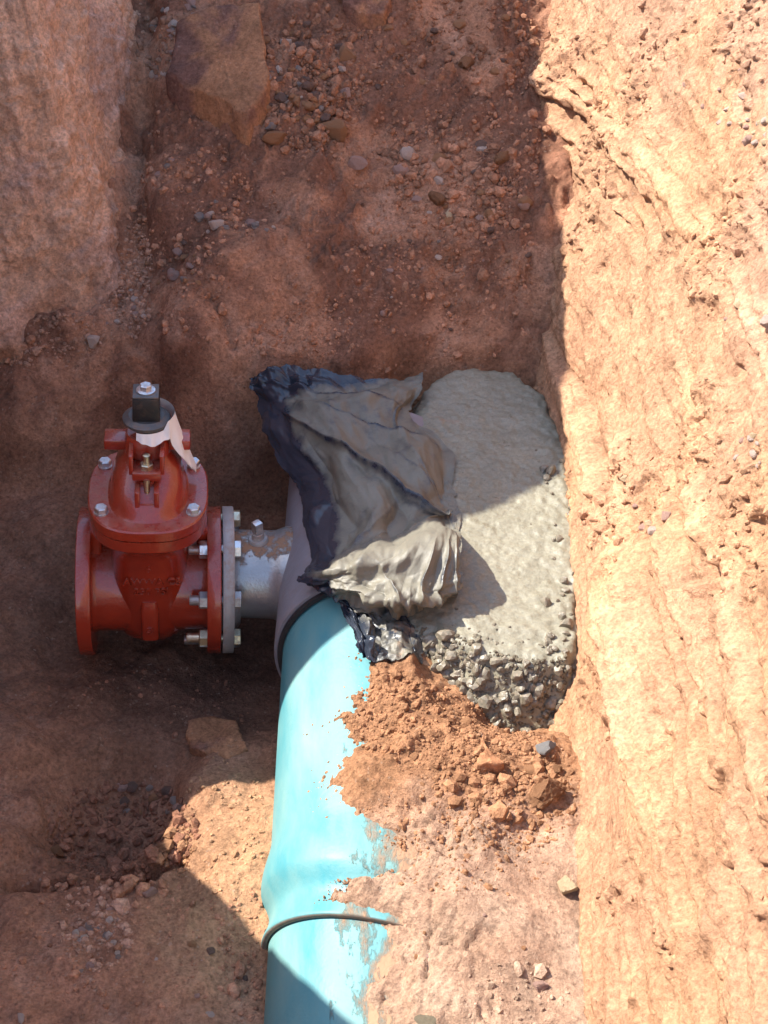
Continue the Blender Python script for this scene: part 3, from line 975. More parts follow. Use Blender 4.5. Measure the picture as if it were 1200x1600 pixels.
# crumbs stuck in the crumbling patches of the sunlit face
wi = r1.integers(0, WV.shape[0], 9000); wj = r1.integers(70, 330, 9000)
keep = (w_mask[wi, wj] > 0.45) & (WY[wi] > -1.2) & (WY[wi] < 1.5)
pw_ = WV[wi[keep], wj[keep]][:3500]
wcr = wcol[wi[keep], wj[keep]][:3500]
crumb_mass('soil_crumbs', pw_, lognorm(len(pw_), 0.0034, 0.6, 0.0012, 0.013), wcr * 0.95, label='sandy crumbs clinging to the sunlit right face', seed=5)

# stones one can tell apart: small ones are pieces of the ground they lie in
ROCKM = {}
def rock_mesh(shape, mat, sub=2, **kw):
    key = (shape, mat, sub)
    if key not in ROCKM:
        V, Fc = rock_shape(shape, sub, **(dict(cuts=12, lump=0.3, lo=0.42, hi=0.9) if shape >= 300 else kw))
        if mat == 'clod': V = V * (1 + 0.10 * fbm(V + shape, 5, 4, 0.6))[:, None]
        ROCKM[key] = np_mesh('stone', V, Fc, M[mat], True, np.broadcast_to(C_LOOSE * 1.0, V.shape) if mat == 'clod' else None)
        ROCKM[key].polygons.foreach_set('use_smooth', np.full(len(Fc), False))
    return ROCKM[key]


def place_rock(name, p, size, mat, shape, parent=None, rot=None, sub=2, sink=0.35, **props):
    o = link(name, rock_mesh(shape, mat, sub), parent, **props)
    o.scale = size
    o.location = (p[0], p[1], p[2] + size[2] * (1 - 2 * sink))
    o.rotation_euler = rot if rot is not None else (r1.uniform(-.4, .4), r1.uniform(-.4, .4), r1.uniform(0, 6.28))
    return o


palette = ['st_white', 'st_pink', 'st_pink', 'st_orange', 'st_grey', 'st_dark', 'st_orange']
for n, cx, cy, rx, ry, ang, lo_, hi_, pal in (
        (20, 440, 115, 45, 60, 0, 6, 11, ['st_dark', 'st_grey', 'st_dark', 'st_orange', 'st_white']),
        (16, 460, 170, 55, 40, 0, 6, 12, ['st_dark', 'st_orange', 'st_orange', 'st_grey']),
        (20, 275, 40, 45, 45, 0, 4, 9, ['st_white', 'st_grey', 'st_pink']), (8, 255, 110, 22, 40, 0, 4, 8, ['st_white', 'st_pink']),
        (9, 300, 300, 60, 60, 50, 4, 8, palette), (10, 370, 350, 60, 25, 0, 4, 9, ['st_white', 'st_white', 'st_grey']), (14, 270, 420, 45, 50, 0, 4, 9, palette),
        (22, 720, 280, 110, 80, 20, 5, 13, ['st_orange', 'st_orange', 'st_dark', 'st_pink', 'st_white']), (14, 690, 430, 150, 90, 0, 3, 7, palette),
        (20, 640, 70, 200, 70, 0, 5, 12, ['st_orange', 'st_dark', 'st_orange']), (12, 195, 480, 40, 40, 0, 4, 8, ['st_white', 'st_pink']),
        (14, 220, 1290, 70, 70, 0, 6, 12, ['st_dark', 'st_orange', 'st_grey', 'st_pink']), (22, 150, 1470, 40, 60, 0, 4, 8, ['st_white', 'st_pink', 'st_grey']),
        (10, 300, 1530, 100, 60, 0, 4, 8, palette), (16, 760, 1200, 120, 70, 10, 5, 10, ['st_orange']), (8, 760, 1500, 120, 80, 0, 3, 6, ['st_pink', 'st_orange'])):
    px, py = ell(n, cx, cy, rx, ry, ang)
    P = hit_floor(px, py)
    for p in P:
        s = r1.uniform(lo_, hi_) * r1.uniform(0.75, 1.1) / px_scale(p)
        place_rock('stone', p, (s * r1.uniform(.8, 1.25), s, s * r1.uniform(.6, .95)), pal[r1.integers(len(pal))], 200 + int(r1.integers(8)), floor)
for n, cx, cy, rx, ry in ((14, 1180, 205, 40, 25), (8, 1110, 160, 80, 60), (8, 1165, 700, 40, 40), (5, 1000, 780, 40, 50), (4, 1020, 830, 30, 30), (4, 1160, 500, 40, 40)):
    px, py = ell(n, cx, cy, rx, ry)
    for a, b in zip(px, py):
        c = hit_wall(np.float64(a), np.float64(b))
        i, j = int(np.argmin(abs(WY - c[1]))), int(np.argmin(abs(WZ - c[2])))
        p = WV[i, min(j, len(WZ) - 1)]
        s = r1.uniform(4, 9) / px_scale(p)
        o = place_rock('stone', p, (s, s * r1.uniform(.8, 1.2), s * .8), ['st_white', 'st_pink', 'st_white', 'st_yellow'][r1.integers(4)], 200 + int(r1.integers(8)), right_wall, sink=0.5)

# singled-out rocks: (px, py, half width px, half length px, flat, mat, name, label, category)
ROCKS = [
    (560, 255, 17, 18, .8, 'st_pink', 'stone', 'pale grey pink stone alone in the middle of the back slope', 'stone'),
    (541, 86, 17, 15, .8, 'st_orange', 'rock', 'rounded orange brown rock high on the back slope above a white pebble', 'rock'),
    (518, 208, 27, 12, .8, 'st_orange', 'rock', 'long flat orange rock lying across the back slope', 'rock'),
    (428, 218, 20, 12, .8, 'st_orange', 'rock', 'tilted oval orange rock just below right of the big slab', 'rock'),
    (540, 146, 12, 10, .8, 'st_pink', 'stone', 'blocky pinkish stone below the white pebble on the upper slope', 'stone'),
    (536, 107, 8, 9, .9, 'st_white', 'pebble', 'white pebble tucked under the rounded orange brown rock', 'pebble'),
    (437, 108, 7, 8, .9, 'st_white', 'pebble', 'white pebble just right of the big slab among dark stones', 'pebble'),
    (441, 152, 13, 12, .9, 'st_dark', 'stone', 'round dark grey stone touching the right edge of the big slab', 'stone'),
    (464, 158, 10, 12, .9, 'st_orange', 'stone', 'brown stone right of the round dark grey stone', 'stone'),
    (146, 531, 12, 11, .9, 'st_white', 'pebble', 'smooth white pebble alone on the ledge left of the valve nut', 'pebble'),
    (338, 352, 13, 8, .8, 'st_white', 'pebble', 'bright white angular pebble, lowest of the pale ones below the slab', 'pebble'),
    (390, 350, 11, 9, .8, 'st_pink', 'pebble', 'pinkish white pebble right of the bright white angular pebble', 'pebble'),
    (313, 340, 10, 8, .8, 'st_grey', 'pebble', 'grey flat pebble left of the bright white angular pebble', 'pebble'),
    (273, 432, 13, 8, .8, 'st_pink', 'pebble', 'flat pink pebble on the slope beside the left trench face', 'pebble'),
    (681, 308, 14, 18, .85, 'clod', 'clod', 'chunky brown clod at the centre of the right rubble patch', 'clod'),
    (786, 248, 15, 15, .85, 'clod', 'clod', 'brown clod near the right face on the back slope', 'clod'),
    (703, 332, 7, 10, .8, 'st_yellow', 'pebble', 'small tan pebble just below the chunky brown clod', 'pebble'),
    (728, 95, 14, 20, .8, 'clod', 'clod', 'upright brown clod high on the back slope', 'clod'),
    (884, 1380, 19, 24, .9, 'st_yellow', 'rock', 'yellow tan rock casting a shadow against the foot of the right face', 'rock'),
    (842, 1540, 15, 10, .7, 'st_pink', 'stone', 'small pale pink stone on the dusty ground at the lower right', 'stone'),
    (858, 1236, 32, 24, .85, 'clod', 'clod', 'large orange soil clod at the foot of the right face', 'clod'),
    (852, 1166, 19, 13, .6, 'st_blue', 'stone', 'blue grey broken stone in orange soil below the concrete', 'stone'),
    (866, 1198, 12, 11, .85, 'clod', 'clod', 'small brown clod between the blue grey stone and the large clod', 'clod'),
    (702, 1222, 7, 7, .8, 'st_grey', 'pebble', 'tiny grey pebble in the orange soil right of the blue pipe', 'pebble'),
    (171, 1460, 8, 10, .9, 'st_white', 'pebble', 'white pebble in the gravel patch on the lower left mound', 'pebble'),
    (32, 1588, 7, 11, .8, 'st_white', 'pebble', 'long white pebble at the bottom left corner', 'pebble'),
    (88, 1330, 17, 12, .8, 'clod', 'clod', 'brown clod at the left end of the shaded hollow', 'clod'),
    (232, 1395, 15, 10, .8, 'st_pink', 'stone', 'pinkish stone on the rim of the shaded hollow', 'stone'),
    (668, 1596, 22, 20, .6, 'st_olive', 'stone', 'olive grey stone half buried right of the pipe at the bottom edge', 'stone'),
    (545, 1072, 7, 6, .9, 'st_dark', 'pebble', 'small dark pebble in the soil at the edge of the blue pipe', 'pebble'),
    (455, 1008, 0, 0, 0, None, None, None, None),
]
for i, (px, py, hw, hl, fl, mt, nm, lb, ct) in enumerate(ROCKS):
    if not mt: continue
    p = hit_floor(px, py + hl * 0.35)[0]
    s = px_scale(p)
    place_rock(nm, p, (hw / s, hl / s * 1.05, hw / s * fl), mt, 300 + i, None, (r1.uniform(-.25, .25), r1.uniform(-.25, .25), r1.uniform(-.3, .3)), 4 if mt == 'clod' else 3, 0.31, label=lb, category=ct)

for px, py, hw, hl, mt, lb in ((1184, 498, 15, 11, 'st_white', 'white grey stone stuck in the sunlit right face near its upper edge'), (1134, 168, 7, 7, 'st_white', 'small pale pebble high on the sunlit right face'),
                               (1172, 212, 11, 11, 'st_pink', 'pinkish stone in the pebble cluster high on the right face'), (1040, 808, 13, 12, 'st_pink', 'purple pink stone in the middle of the right face')):
    c = hit_wall(np.float64(px), np.float64(py))
    i, j = int(np.argmin(abs(WY - c[1]))), int(np.argmin(abs(WZ - c[2])))
    p = WV[i, j]; s = px_scale(p)
    place_rock('stone', p, (hw / s, hl / s, hw / s * .8), mt, 400 + px, None, (.2, .3, .2), 3, 0.5, label=lb, category='stone')

# the big slab on the back slope
def slab(name, outline, thick, mat, label, seed, lift=0.02, px_mode=True, category='rock'):
    pts = hit_floor([a for a, b in outline], [b for a, b in outline])
    c = pts.mean(0)
    A = np.c_[pts[:, :2] - c[:2], np.ones(len(pts))]
    sx, sy, s0 = np.linalg.lstsq(A, pts[:, 2] - c[2], rcond=None)[0]
    # resample the outline finely with small jogs, then rings inward
    P = []
    n = len(pts)
    rr = np.random.default_rng(seed)
    for i in range(n):
        a, b = pts[i], pts[(i + 1) % n]
        mseg = max(2, int(np.linalg.norm(b - a) / 0.010))
        for q in range(mseg):
            P.append((a + (b - a) * q / mseg)[:2])
    P = np.array(P)
    P += 0.005 * np.stack([perlin(P[:, 0] * 40, P[:, 1] * 40, seed), perlin(P[:, 0] * 40, P[:, 1] * 40, seed + 9.5)], -1)
    m = len(P)
    rings = []
    cen = P.mean(0)
    for kk, (f, h) in enumerate([(1.02, -0.06), (1.03, -0.01), (1.0, thick * .6), (0.985, thick * .9), (0.955, thick), (0.85, thick), (0.7, thick), (0.5, thick), (0.3, thick), (0.12, thick)]):
        q = cen + (P - cen) * f
        zz = c[2] + s0 + sx * (q[:, 0] - c[0]) + sy * (q[:, 1] - c[1]) + h + lift
        V = np.c_[q, zz]
        V[:, 2] += (0.007 * fbm(V, 22, 4, 0.6, seed) + 0.007 * fbm(V, 7, 2, 0.5, seed)) if kk > 1 else 0
        V[:, :2] += 0.004 * fbm(V, 30, 3, 0.6, seed + 3)[:, None] if 0 < kk < 4 else 0
        rings.append(V)
    V = np.concatenate(rings + [rings[-1].mean(0)[None]])
    q = []
    for kk in range(len(rings) - 1):
        i = np.arange(m); j = (i + 1) % m
        q.append(np.stack([kk * m + i, kk * m + j, (kk + 1) * m + j, (kk + 1) * m + i], -1))
    kk = len(rings) - 1
    i = np.arange(m)
    tri = np.stack([kk * m + i, kk * m + (i + 1) % m, np.full(m, len(V) - 1)], -1)
    V0 = V.mean(0)
    cn_ = fbm(V, 9, 4, 0.6, seed)
    colr = lerp(np.broadcast_to(np.array((0.40, 0.19, 0.095)), V.shape).copy(), np.array((0.21, 0.105, 0.075)), sstep(cn_ - (V[:, 0] - V0[0]) * 5, -0.1, 0.5))
    o = link(name, np_mesh(name, V - V0, [np.concatenate(q), tri], M[mat], True, colr), None, label=label, category=category)
    o.location = V0
    return o


slab('slab', [(276, 52), (330, 49), (408, 60), (417, 100), (423, 140), (411, 188), (388, 226), (345, 200), (280, 168), (263, 152), (276, 112)], 0.032, 'clod', 'big flat sandstone slab lying on the upper left slope', 5, 0.022)
slab('clod', [(752, 1160), (772, 1185), (786, 1205), (778, 1212), (765, 1206), (745, 1205)], 0.010, 'clod', 'pale flat wedge of soil in the orange mound right of the pipe', 8, 0.006, category='clod')
slab('clod', [(290, 1128), (330, 1120), (368, 1135), (388, 1175), (352, 1190), (300, 1178)], 0.012, 'clod', 'grey brown clod in the dark shade left of the pipe', 11, -0.004, category='clod')
slab('clod', [(540, 0), (590, -8), (612, 20), (600, 45), (560, 50), (535, 30)], 0.03, 'clod', 'large orange clod at the top edge of the picture', 13, 0.01, category='clod')

# ------------------------------------------------------------------ concrete block
CP = [(650, 640), (672, 608), (700, 588), (740, 579), (800, 583), (845, 612), (866, 660), (884, 720), (894, 760), (900, 900), (896, 1000), (893, 1032), (850, 1040), (800, 1036), (750, 1030), (705, 1010), (650, 990), (620, 930), (610, 850), (620, 750), (632, 680)]
CW = np.array([at_z(a, b, 0.15)[:2] for a, b in CP])
cxs = np.arange(-0.02, 0.40, 0.0032); cys = np.arange(-0.47, 0.53, 0.0032)
CX, CY = np.meshgrid(cxs, cys, indexing='ij')
cp0 = np.stack([CX, CY, CX * 0], -1)
sd = poly_sdf(CX, CY, CW) + 0.010 * fbm(cp0, 12, 4, 0.55, 101)
frontness = sstep(-CY, 0.12, 0.34)
top = 0.152 + 0.010 * fbm(cp0, 4, 2, 0.45, 103) + 0.012 * np.exp(-((CX - 0.1) / 0.1) ** 2) + 0.0022 * fbm(cp0, 40, 4, 0.6, 105) + frontness * (0.004 * clumps(cp0, 48, 0.1, 7)) + 0.0008 * clumps(cp0, 33, 0.4, 13) + 0.002 * fbm(cp0, 12, 2, 0.4, 104) + 0.004 * clumps(cp0, 48, 0.6, 8) * sstep(CX, 0.24, 0.33) + 0.0015 * clumps(cp0, 80, .3, 3)
drop = np.where(sd > -0.02, ((sd + 0.02) / 0.05) ** 2 * 0.05, 0)
drop = np.where(sd > 0.0, 0.008 + sd * 2.2, drop)
CZ = np.maximum(top - drop, -0.12)
CZ = CZ + 0.010 * clumps(np.stack([CX, CY, CZ], -1), 50, 0.2, 9) * sstep(sd, -0.02, 0.01)
CVt = np.stack([CX, CY, CZ], -1)
conc = empty('concrete_block', (0.18, 0.05, 0.0), label='grey wet concrete thrust block poured between the pipe and the right face', category='concrete block')
CVt = CVt - np.array((0.18, 0.05, 0.0))
ccm = link('concrete_surface', np_mesh('concrete_surface', CVt, grid_faces(len(cxs), len(cys)), M['concrete'], True), conc)


def conc_z(x, y):
    return CZ[np.clip(np.searchsorted(cxs, x) - 1, 0, len(cxs) - 1), np.clip(np.searchsorted(cys, y) - 1, 0, len(cys) - 1)]


fr = CW[11:17]
cnt = 0
AG = [np_mesh('aggregate_stone', *rock_shape(500 + i, 2, 9, 0.35, 0.5, 0.95), M['aggregate'], False) for i in range(8)]
while cnt < 285:
    k = r1.integers(0, len(fr) - 1); q = r1.uniform()
    p = fr[k] + (fr[k + 1] - fr[k]) * q
    side = r1.uniform() < 0.12
    if side:
        k2 = r1.integers(7, 11); p = CW[k2] + (CW[k2 + 1] - CW[k2]) * q
        p = p + np.array((r1.uniform(-0.05, 0.0), 0))
    else:
        p = p + np.array((r1.uniform(-.01, .01), r1.uniform(-0.055, 0.002)))
    if p[0] > 0.345: continue
    s = float(np.clip(0.0074 * math.exp(r1.normal() * 0.35), 0.004, 0.014))
    o = link('aggregate_stone', AG[r1.integers(8)], conc)
    o.location = (p[0] - 0.18, p[1] - 0.05, conc_z(p[0], p[1]) + s * 0.15)
    o.scale = (s * r1.uniform(.8, 1.3), s * r1.uniform(.8, 1.2), s * r1.uniform(.7, 1.0))
    o.rotation_euler = (r1.uniform(0, 6), r1.uniform(0, 6), r1.uniform(0, 6))
    cnt += 1

Ps, Ss, Cs_ = [], [], []
for q in range(1500):
    k = r1.integers(0, len(fr) - 1); w = r1.uniform()
    p = fr[k] + (fr[k + 1] - fr[k]) * w + np.array((r1.uniform(-.012, .012), r1.uniform(-0.062, 0.008)))
    if p[0] > 0.35: continue
    sz_ = float(np.clip(0.0030 * math.exp(r1.normal() * 0.4), 0.0012, 0.006))
    Ps.append((p[0] - .18, p[1] - .05, conc_z(p[0], p[1]) + sz_ * .2)); Ss.append(sz_); Cs_.append(np.array((0.20, 0.168, 0.118)))
for q in range(900):
    a_, b_ = r1.uniform(0.10, 0.345), r1.uniform(-0.36, 0.20)
    if poly_sdf(np.array(a_), np.array(b_), CW) > -0.01 or r1.uniform() > (0.015 + 0.9 * sstep(np.array(-b_), 0.30, 0.38)): continue
    sz_ = float(np.clip(0.0042 * math.exp(r1.normal() * 0.35), 0.002, 0.008))
    Ps.append((a_ - .18, b_ - .05, conc_z(a_, b_) - sz_ * r1.uniform(.15, .5))); Ss.append(sz_); Cs_.append(np.array((0.22, 0.19, 0.14)))
crumb_mass('fine_aggregate', np.array(Ps), Ss, Cs_, conc, seed=9)

# ------------------------------------------------------------------ blue pipes
def arc_pipe(name, prof, mat, parent, cap=False, **props):
    """prof: (y, radius) rings along the sloping pipe axis"""
    seg = 128
    V = []
    for y, r in prof:
        a = np.linspace(0, 2 * math.pi, seg, endpoint=False)
        zc = float(pipe_z(y))
        tilt = float(SLOPE * sstep(np.array(-y), 0.2, 0.5))
        V.append(np.stack([PX0 + r * np.cos(a), y - tilt * r * np.sin(a) - float(0.23 * sstep(np.array(-y), 0.30, 0.72)) * r * np.cos(a), zc + r * np.sin(a)], -1))
    m = seg
    q = []
    for k in range(len(prof) - 1):
        i = np.arange(m); j = (i + 1) % m
        q.append(np.stack([k * m + i, (k + 1) * m + i, (k + 1) * m + j, k * m + j], -1))
    V = np.concatenate(V)
    return link(name, np_mesh(name, V, np.concatenate(q), mat, True), parent, **props)


YL = -0.792
prof = [(-0.02 * i, .168) for i in range(0, 30)]
prof += [(-0.60 - i * 0.006, .168 + 0.0120 * float(sstep(np.array(i), 3, 17))) for i in range(0, 18)]
prof += [(-0.706 - i * 0.0045, .1800 - 0.0155 * float(sstep(np.array(i), 0, 10))) for i in range(0, 12)]
prof += [(-0.768, .1660), (-0.779, .1695), (YL + 0.004, .1735), (YL, .1745), (YL - 0.002, .1735), (YL - 0.001, .165), (YL + 0.02, .164)]
blue = empty('blue_pipe', (PX0, -0.5, 0), label='bell ended blue plastic pipe running out of the grey sleeve', category='pipe')
def reparent_local(o, par):
    o.parent = par
    o.location = tuple(-Vector(par.location))
bp = arc_pipe('pipe_barrel', prof, M['pvc'], None); reparent_local(bp, blue)
gk = arc_pipe('gasket', [(YL - 0.001, .1650), (YL - 0.0035, .1670), (YL - 0.0025, .1728), (YL - 0.0015, .1738), (YL + 0.0005, .1743)], M['gasket'], None); reparent_local(gk, blue)
near_p = arc_pipe('blue_pipe', [(YL + 0.03, .1635), (-1.0, .1635), (-1.3, .1635), (-1.7, .1635)], M['pvc'], None,
                  label='plain blue plastic pipe end pushed into the bell at the bottom of the picture', category='pipe')

# ------------------------------------------------------------------ tapping sleeve
slv = empty('tapping_sleeve', (PX0, 0.0, 0.0), label='grey steel tapping sleeve around the pipe with its flanged outlet', category='pipe sleeve')
bm = bmesh.new()
add_lathe(bm, [(-0.30, .172), (-0.30, .183), (0.20, .1835), (0.214, .1835), (0.217, .182), (0.217, .1765)], (0, 0, 0), (0, -1, 0), 128, False, False)
bm_obj('sleeve_shell', bm, M['sleeve'], slv)
bm = bmesh.new()
add_lathe(bm, [(0.205, .1755), (0.221, .1772), (0.225, .1760), (0.225, .1685)], (0, 0, 0), (0, -1, 0), 128, False, False)
bm_obj('end_seal', bm, M['rubber'], slv)
noz_dir = Vector((-1, 0, 0.035)).normalized()
bm = bmesh.new()
add_lathe(bm, [(0.10, .094), (0.176, .092), (0.186, .088), (0.195, .0845), (0.205, .0835), (0.262, .0835), (0.285, .0835)], (0, 0, -0.003), noz_dir, 80, False, True)
bm_obj('outlet_nozzle', bm, M['nozzle'], slv)
bm = bmesh.new()
bx0 = Vector((0, 0, -0.003)) + noz_dir * 0.222
add_lathe(bm, [(0.074, .019), (0.086, .019), (0.089, .0165), (0.089, .012), (0.0905, .0115), (0.100, .0115), (0.101, .0105)], bx0, (0, 0, 1), 32, False, True)
plug = bm_obj('plug_boss', bm, M['galv'], slv)
bm = bmesh.new()
add_box(bm, (bx0.x, bx0.y, bx0.z + 0.113), (0.0165, 0.0165, 0.024), 0.0015)
bmesh.ops.rotate(bm, verts=bm.verts, cent=bx0, matrix=Matrix.Rotation(math.radians(38), 3, 'Z'))
bm_obj('test_plug', bm, M['zinc'], slv)

# ------------------------------------------------------------------ gate valve (local origin on the bore axis)
VX, VTILT = -0.4400, math.radians(4.5)
VLOC = Vector((VX, -0.012, 0.0))
VROT = (0, VTILT, math.radians(6.0))
val = empty('gate_valve', VLOC, VROT, label='red gate valve with a black operating nut bolted to the grey outlet', category='valve')
RED = M['red']
HF = 0.1300                                   # half face to face
bm = bmesh.new()
# horizontal bore necks
add_lathe(bm, [(-HF + 0.02, .104), (-HF + 0.027, .096), (-HF + 0.036, .0935), (0, .0935), (HF - 0.036, .0935), (HF - 0.027, .096), (HF - 0.02, .104)], (0, 0, 0), (1, 0, 0), 72)
# upright gate housing
add_loft(bm, [(-.100, .030, .050, 0, 0, 2.4), (-.094, .052, .066, 0, 0, 2.6), (-.075, .063, .080, 0, 0, 2.8), (-.04, .068, .095, 0, 0, 2.9), (.06, .070, .103, 0, 0, 2.9), (.125, .072, .106, 0, 0, 2.9), (.150, .080, .112, 0, 0, 2.8), (.163, .096, .120, 0, 0, 2.7), (.170, .1055, .1265, 0, 0, 2.7), (.192, .1055, .1265, 0, 0, 2.7)], 96)
# front rib
add_loft(bm, [(-.066, .014, .016, 0, -.080, 4), (-.058, .017, .022, 0, -.083, 4), (.015, .017, .020, 0, -.090, 4), (.034, .014, .010, 0, -.094, 4)], 32)
# side webs up to the body flange
for sgn in (-1, 1):
    add_loft(bm, [(.07, .012, .010, sgn * .098, -.02, 3), (.135, .012, .012, sgn * .096, -.02, 3), (.170, .014, .03, sgn * .085, -.02, 3)], 24)
bm_obj('valve_body', bm, RED, val, 35)
for sgn in (-1, 1):
    bm = bmesh.new()
    x0 = sgn * HF
    add_lathe(bm, [(0, .060), (0, .138), (0.0015, .1395), (0.023, .1395), (0.0255, .138), (0.0255, .095)], (x0, 0, 0), (-sgn, 0, 0), 96, False, False)
    bm_obj('flange', bm, RED, val, 35)
# bonnet: flange plate, dome, gland seat
bm = bmesh.new()
add_loft(bm, [(.1935, .1035, .1245, 0, 0, 2.7), (.1950, .1065, .1275, 0, 0, 2.7), (.2130, .1065, .1275, 0, 0, 2.7), (.2155, .1040, .125, 0, 0, 2.7)], 96)
add_loft(bm, [(.2150, .0720, .1020, 0, 0, 2.5), (.2185, .0680, .0980, 0, 0, 2.5), (.228, .0655, .0930, 0, .001, 2.6), (.243, .0635, .0850, 0, .005, 2.7), (.258, .0600, .0730, 0, .010, 2.8), (.270, .0550, .0600, 0, .015, 2.8), (.280, .049, .049, 0, .018, 2.6), (.292, .043, .043, 0, .018, 2.3), (.305, .041, .041, 0, .018, 2.0)], 96)
bm_obj('bonnet', bm, RED, val, 38)
# lower lug that carries the gland bolt: a pocketed block on the front of the dome
bm = bmesh.new()
add_box(bm, (-.0165, -.067, .249), (.009, .034, .040), .002)
add_box(bm, (.0165, -.067, .249), (.009, .034, .040), .002)
add_box(bm, (0, -.067, .236), (.0235, .030, .014), .0015)
add_box(bm, (0, -.050, .252), (.0235, .006, .034), .001)
bm_obj('gland_lug', bm, RED, val)
# gland plate with side ears and front shelf
bm = bmesh.new()
add_loft(bm, [(.298, .038, .036, 0, .012, 3), (.300, .040, .038, 0, .012, 3), (.322, .039, .037, 0, .012, 3), (.334, .034, .032, 0, .012, 2.6)], 48)
for sgn in (-1, 1):
    add_box(bm, (sgn * .055, .020, .310), (.040, .040, .020), .003)
add_box(bm, (0, -.044, .2885), (.050, .042, .016), .003)
add_box(bm, (-.0265, -.034, .308), (.008, .048, .040), .002)
add_box(bm, (.0265, -.034, .308), (.008, .048, .040), .002)
bm_obj('gland_plate', bm, RED, val)
bm = bmesh.new()
add_hex(bm, (0, -.047, .2965), (0, 0, 1), .021, .010, .3)
add_lathe(bm, [(0.0, .0065), (.018, .0065), (.019, .005)], (0, -.047, .3055), (0, 0, 1), 16)
add_lathe(bm, [(0.0, .0055), (.040, .0055)], (0, -.062, .243), (0, 0, 1), 16)
bm_obj('gland_bolt', bm, M['brass'], val)
bm = bmesh.new()
add_hex(bm, (0, -.064, .2432), (0, 0, 1), .014, .007, .1)
bm_obj('gland_bolt', bm, M['brass'], val)
# bonnet bolts
for sx in (-1, 1):
    for yy in (-.070, .070):
        bm = bmesh.new()
        px_, py_ = sx * .080, yy
        add_lathe(bm, [(0, .0125), (.0025, .0125)], (px_, py_, .2155), (0, 0, 1), 24)
        add_hex(bm, (px_, py_, .2178), (0, 0, 1), .0205, .0115, r1.uniform(0, 1))
        bm_obj('bonnet_bolt', bm, M['zinc'], val)
# stem and operating nut
bm = bmesh.new()
add_lathe(bm, [(0, .019), (.025, .019)], (0, .008, .333), (0, 0, 1), 24)
bm_obj('stem', bm, M['grey_iron'], val)
bm = bmesh.new()
add_lathe(bm, [(0, .034), (.001, .0405), (.007, .0415), (.0095, .039), (.011, .033), (.013, .031)], (0, .008, .358), (0, 0, 1), 48)
nut = bm_obj('operating_nut', bm, M['grey_iron'], val)
bm = bmesh.new()
add_box(bm, (0, .008, .3935), (.0475, .0475, .046), .0025, 0.94)
bm_obj('nut_block', bm, M['dark_iron'], nut)
bm = bmesh.new()
add_box(bm, (0, .008, .4180), (.0440, .0440, .0035), .001)
bm_obj('nut_cap', bm, M['grey_iron'], nut)
bm = bmesh.new()
add_lathe(bm, [(0, .0165), (.0025, .0165), (.003, .0155)], (0, .008, .4197), (0, 0, 1), 28)
add_hex(bm, (0, .008, .4225), (0, 0, 1), .0185, .010, .4)
bm_obj('nut_bolt', bm, M['zinc'], nut)
# white protective film torn around the stem
nu, nv = 70, 14
ph = np.linspace(math.radians(-115), math.radians(105), nu)
t = np.linspace(0, 1, nv)
zlowf = np.interp(np.degrees(ph), [-115, -70, -55, -35, -20, 10, 40, 80, 105], [.342, .332, .340, .340, .300, .232, .250, .290, .320])
rlow = np.interp(np.degrees(ph), [-115, -60, -30, 0, 20, 60, 105], [.042, .046, .050, .080, .092, .082, .060])
rtop = np.where(np.degrees(ph) > -40, .0485, .0400)[:, None]
R_ = rtop + (rlow[:, None] - rtop) * t[None] ** 1.1
Zf = np.where(np.degrees(ph)[:, None] > -40, .3775, .3565) + (zlowf[:, None] - np.where(np.degrees(ph)[:, None] > -40, .3775, .3565)) * t[None]
R_ = R_ + 0.0012 * np.sin(ph * 17)[:, None] * t[None]
FVf = np.stack([R_ * np.cos(ph)[:, None], .008 + R_ * np.sin(ph)[:, None], Zf], -1)
FVf2 = FVf.copy(); FVf2[..., 0] *= 0.985; FVf2[..., 2] -= 0.0004
fo = link('white_film', np_mesh('white_film', np.concatenate([FVf.reshape(-1, 3), FVf2.reshape(-1, 3)]), np.concatenate([grid_faces(nu, nv, True), grid_faces(nu, nv) + nu * nv]), M['white'], True), None,
          label='scrap of white protective film wrapped behind the valve operating nut', category='plastic film')
fo.location = VLOC; fo.rotation_euler = VROT
# raised casting marks
def raised(txt, size, loc, rot, depth=.0026):
    cu = bpy.data.curves.new('raised_lettering', 'FONT')
    cu.body = txt; cu.size = size; cu.extrude = depth; cu.align_x = 'CENTER'; cu.bevel_depth = 0.0003
    tmp = bpy.data.objects.new('tmp_text', cu)
    COL.objects.link(tmp)
    dg = bpy.context.evaluated_depsgraph_get()
    me = bpy.data.meshes.new_from_object(tmp.evaluated_get(dg))
    bpy.data.objects.remove(tmp)
    me.materials.append(RED) if not me.materials else None
    o = link('raised_lettering', me, val)
    me.materials.clear(); me.materials.append(RED)
    o.location = loc; o.rotation_euler = rot
    return o
raised('6', .022, (0, -.1050, .108), (math.pi / 2, 0, 0))
raised('AWWA C5', .021, (.006, -.1040, .078), (math.pi / 2, 0, 0))
raised('250 PSI', .021, (.004, -.1030, .054), (math.pi / 2, 0, 0))
raised('20', .017, (.005, -.1085, -.030), (math.pi / 2, math.radians(-90), 0))

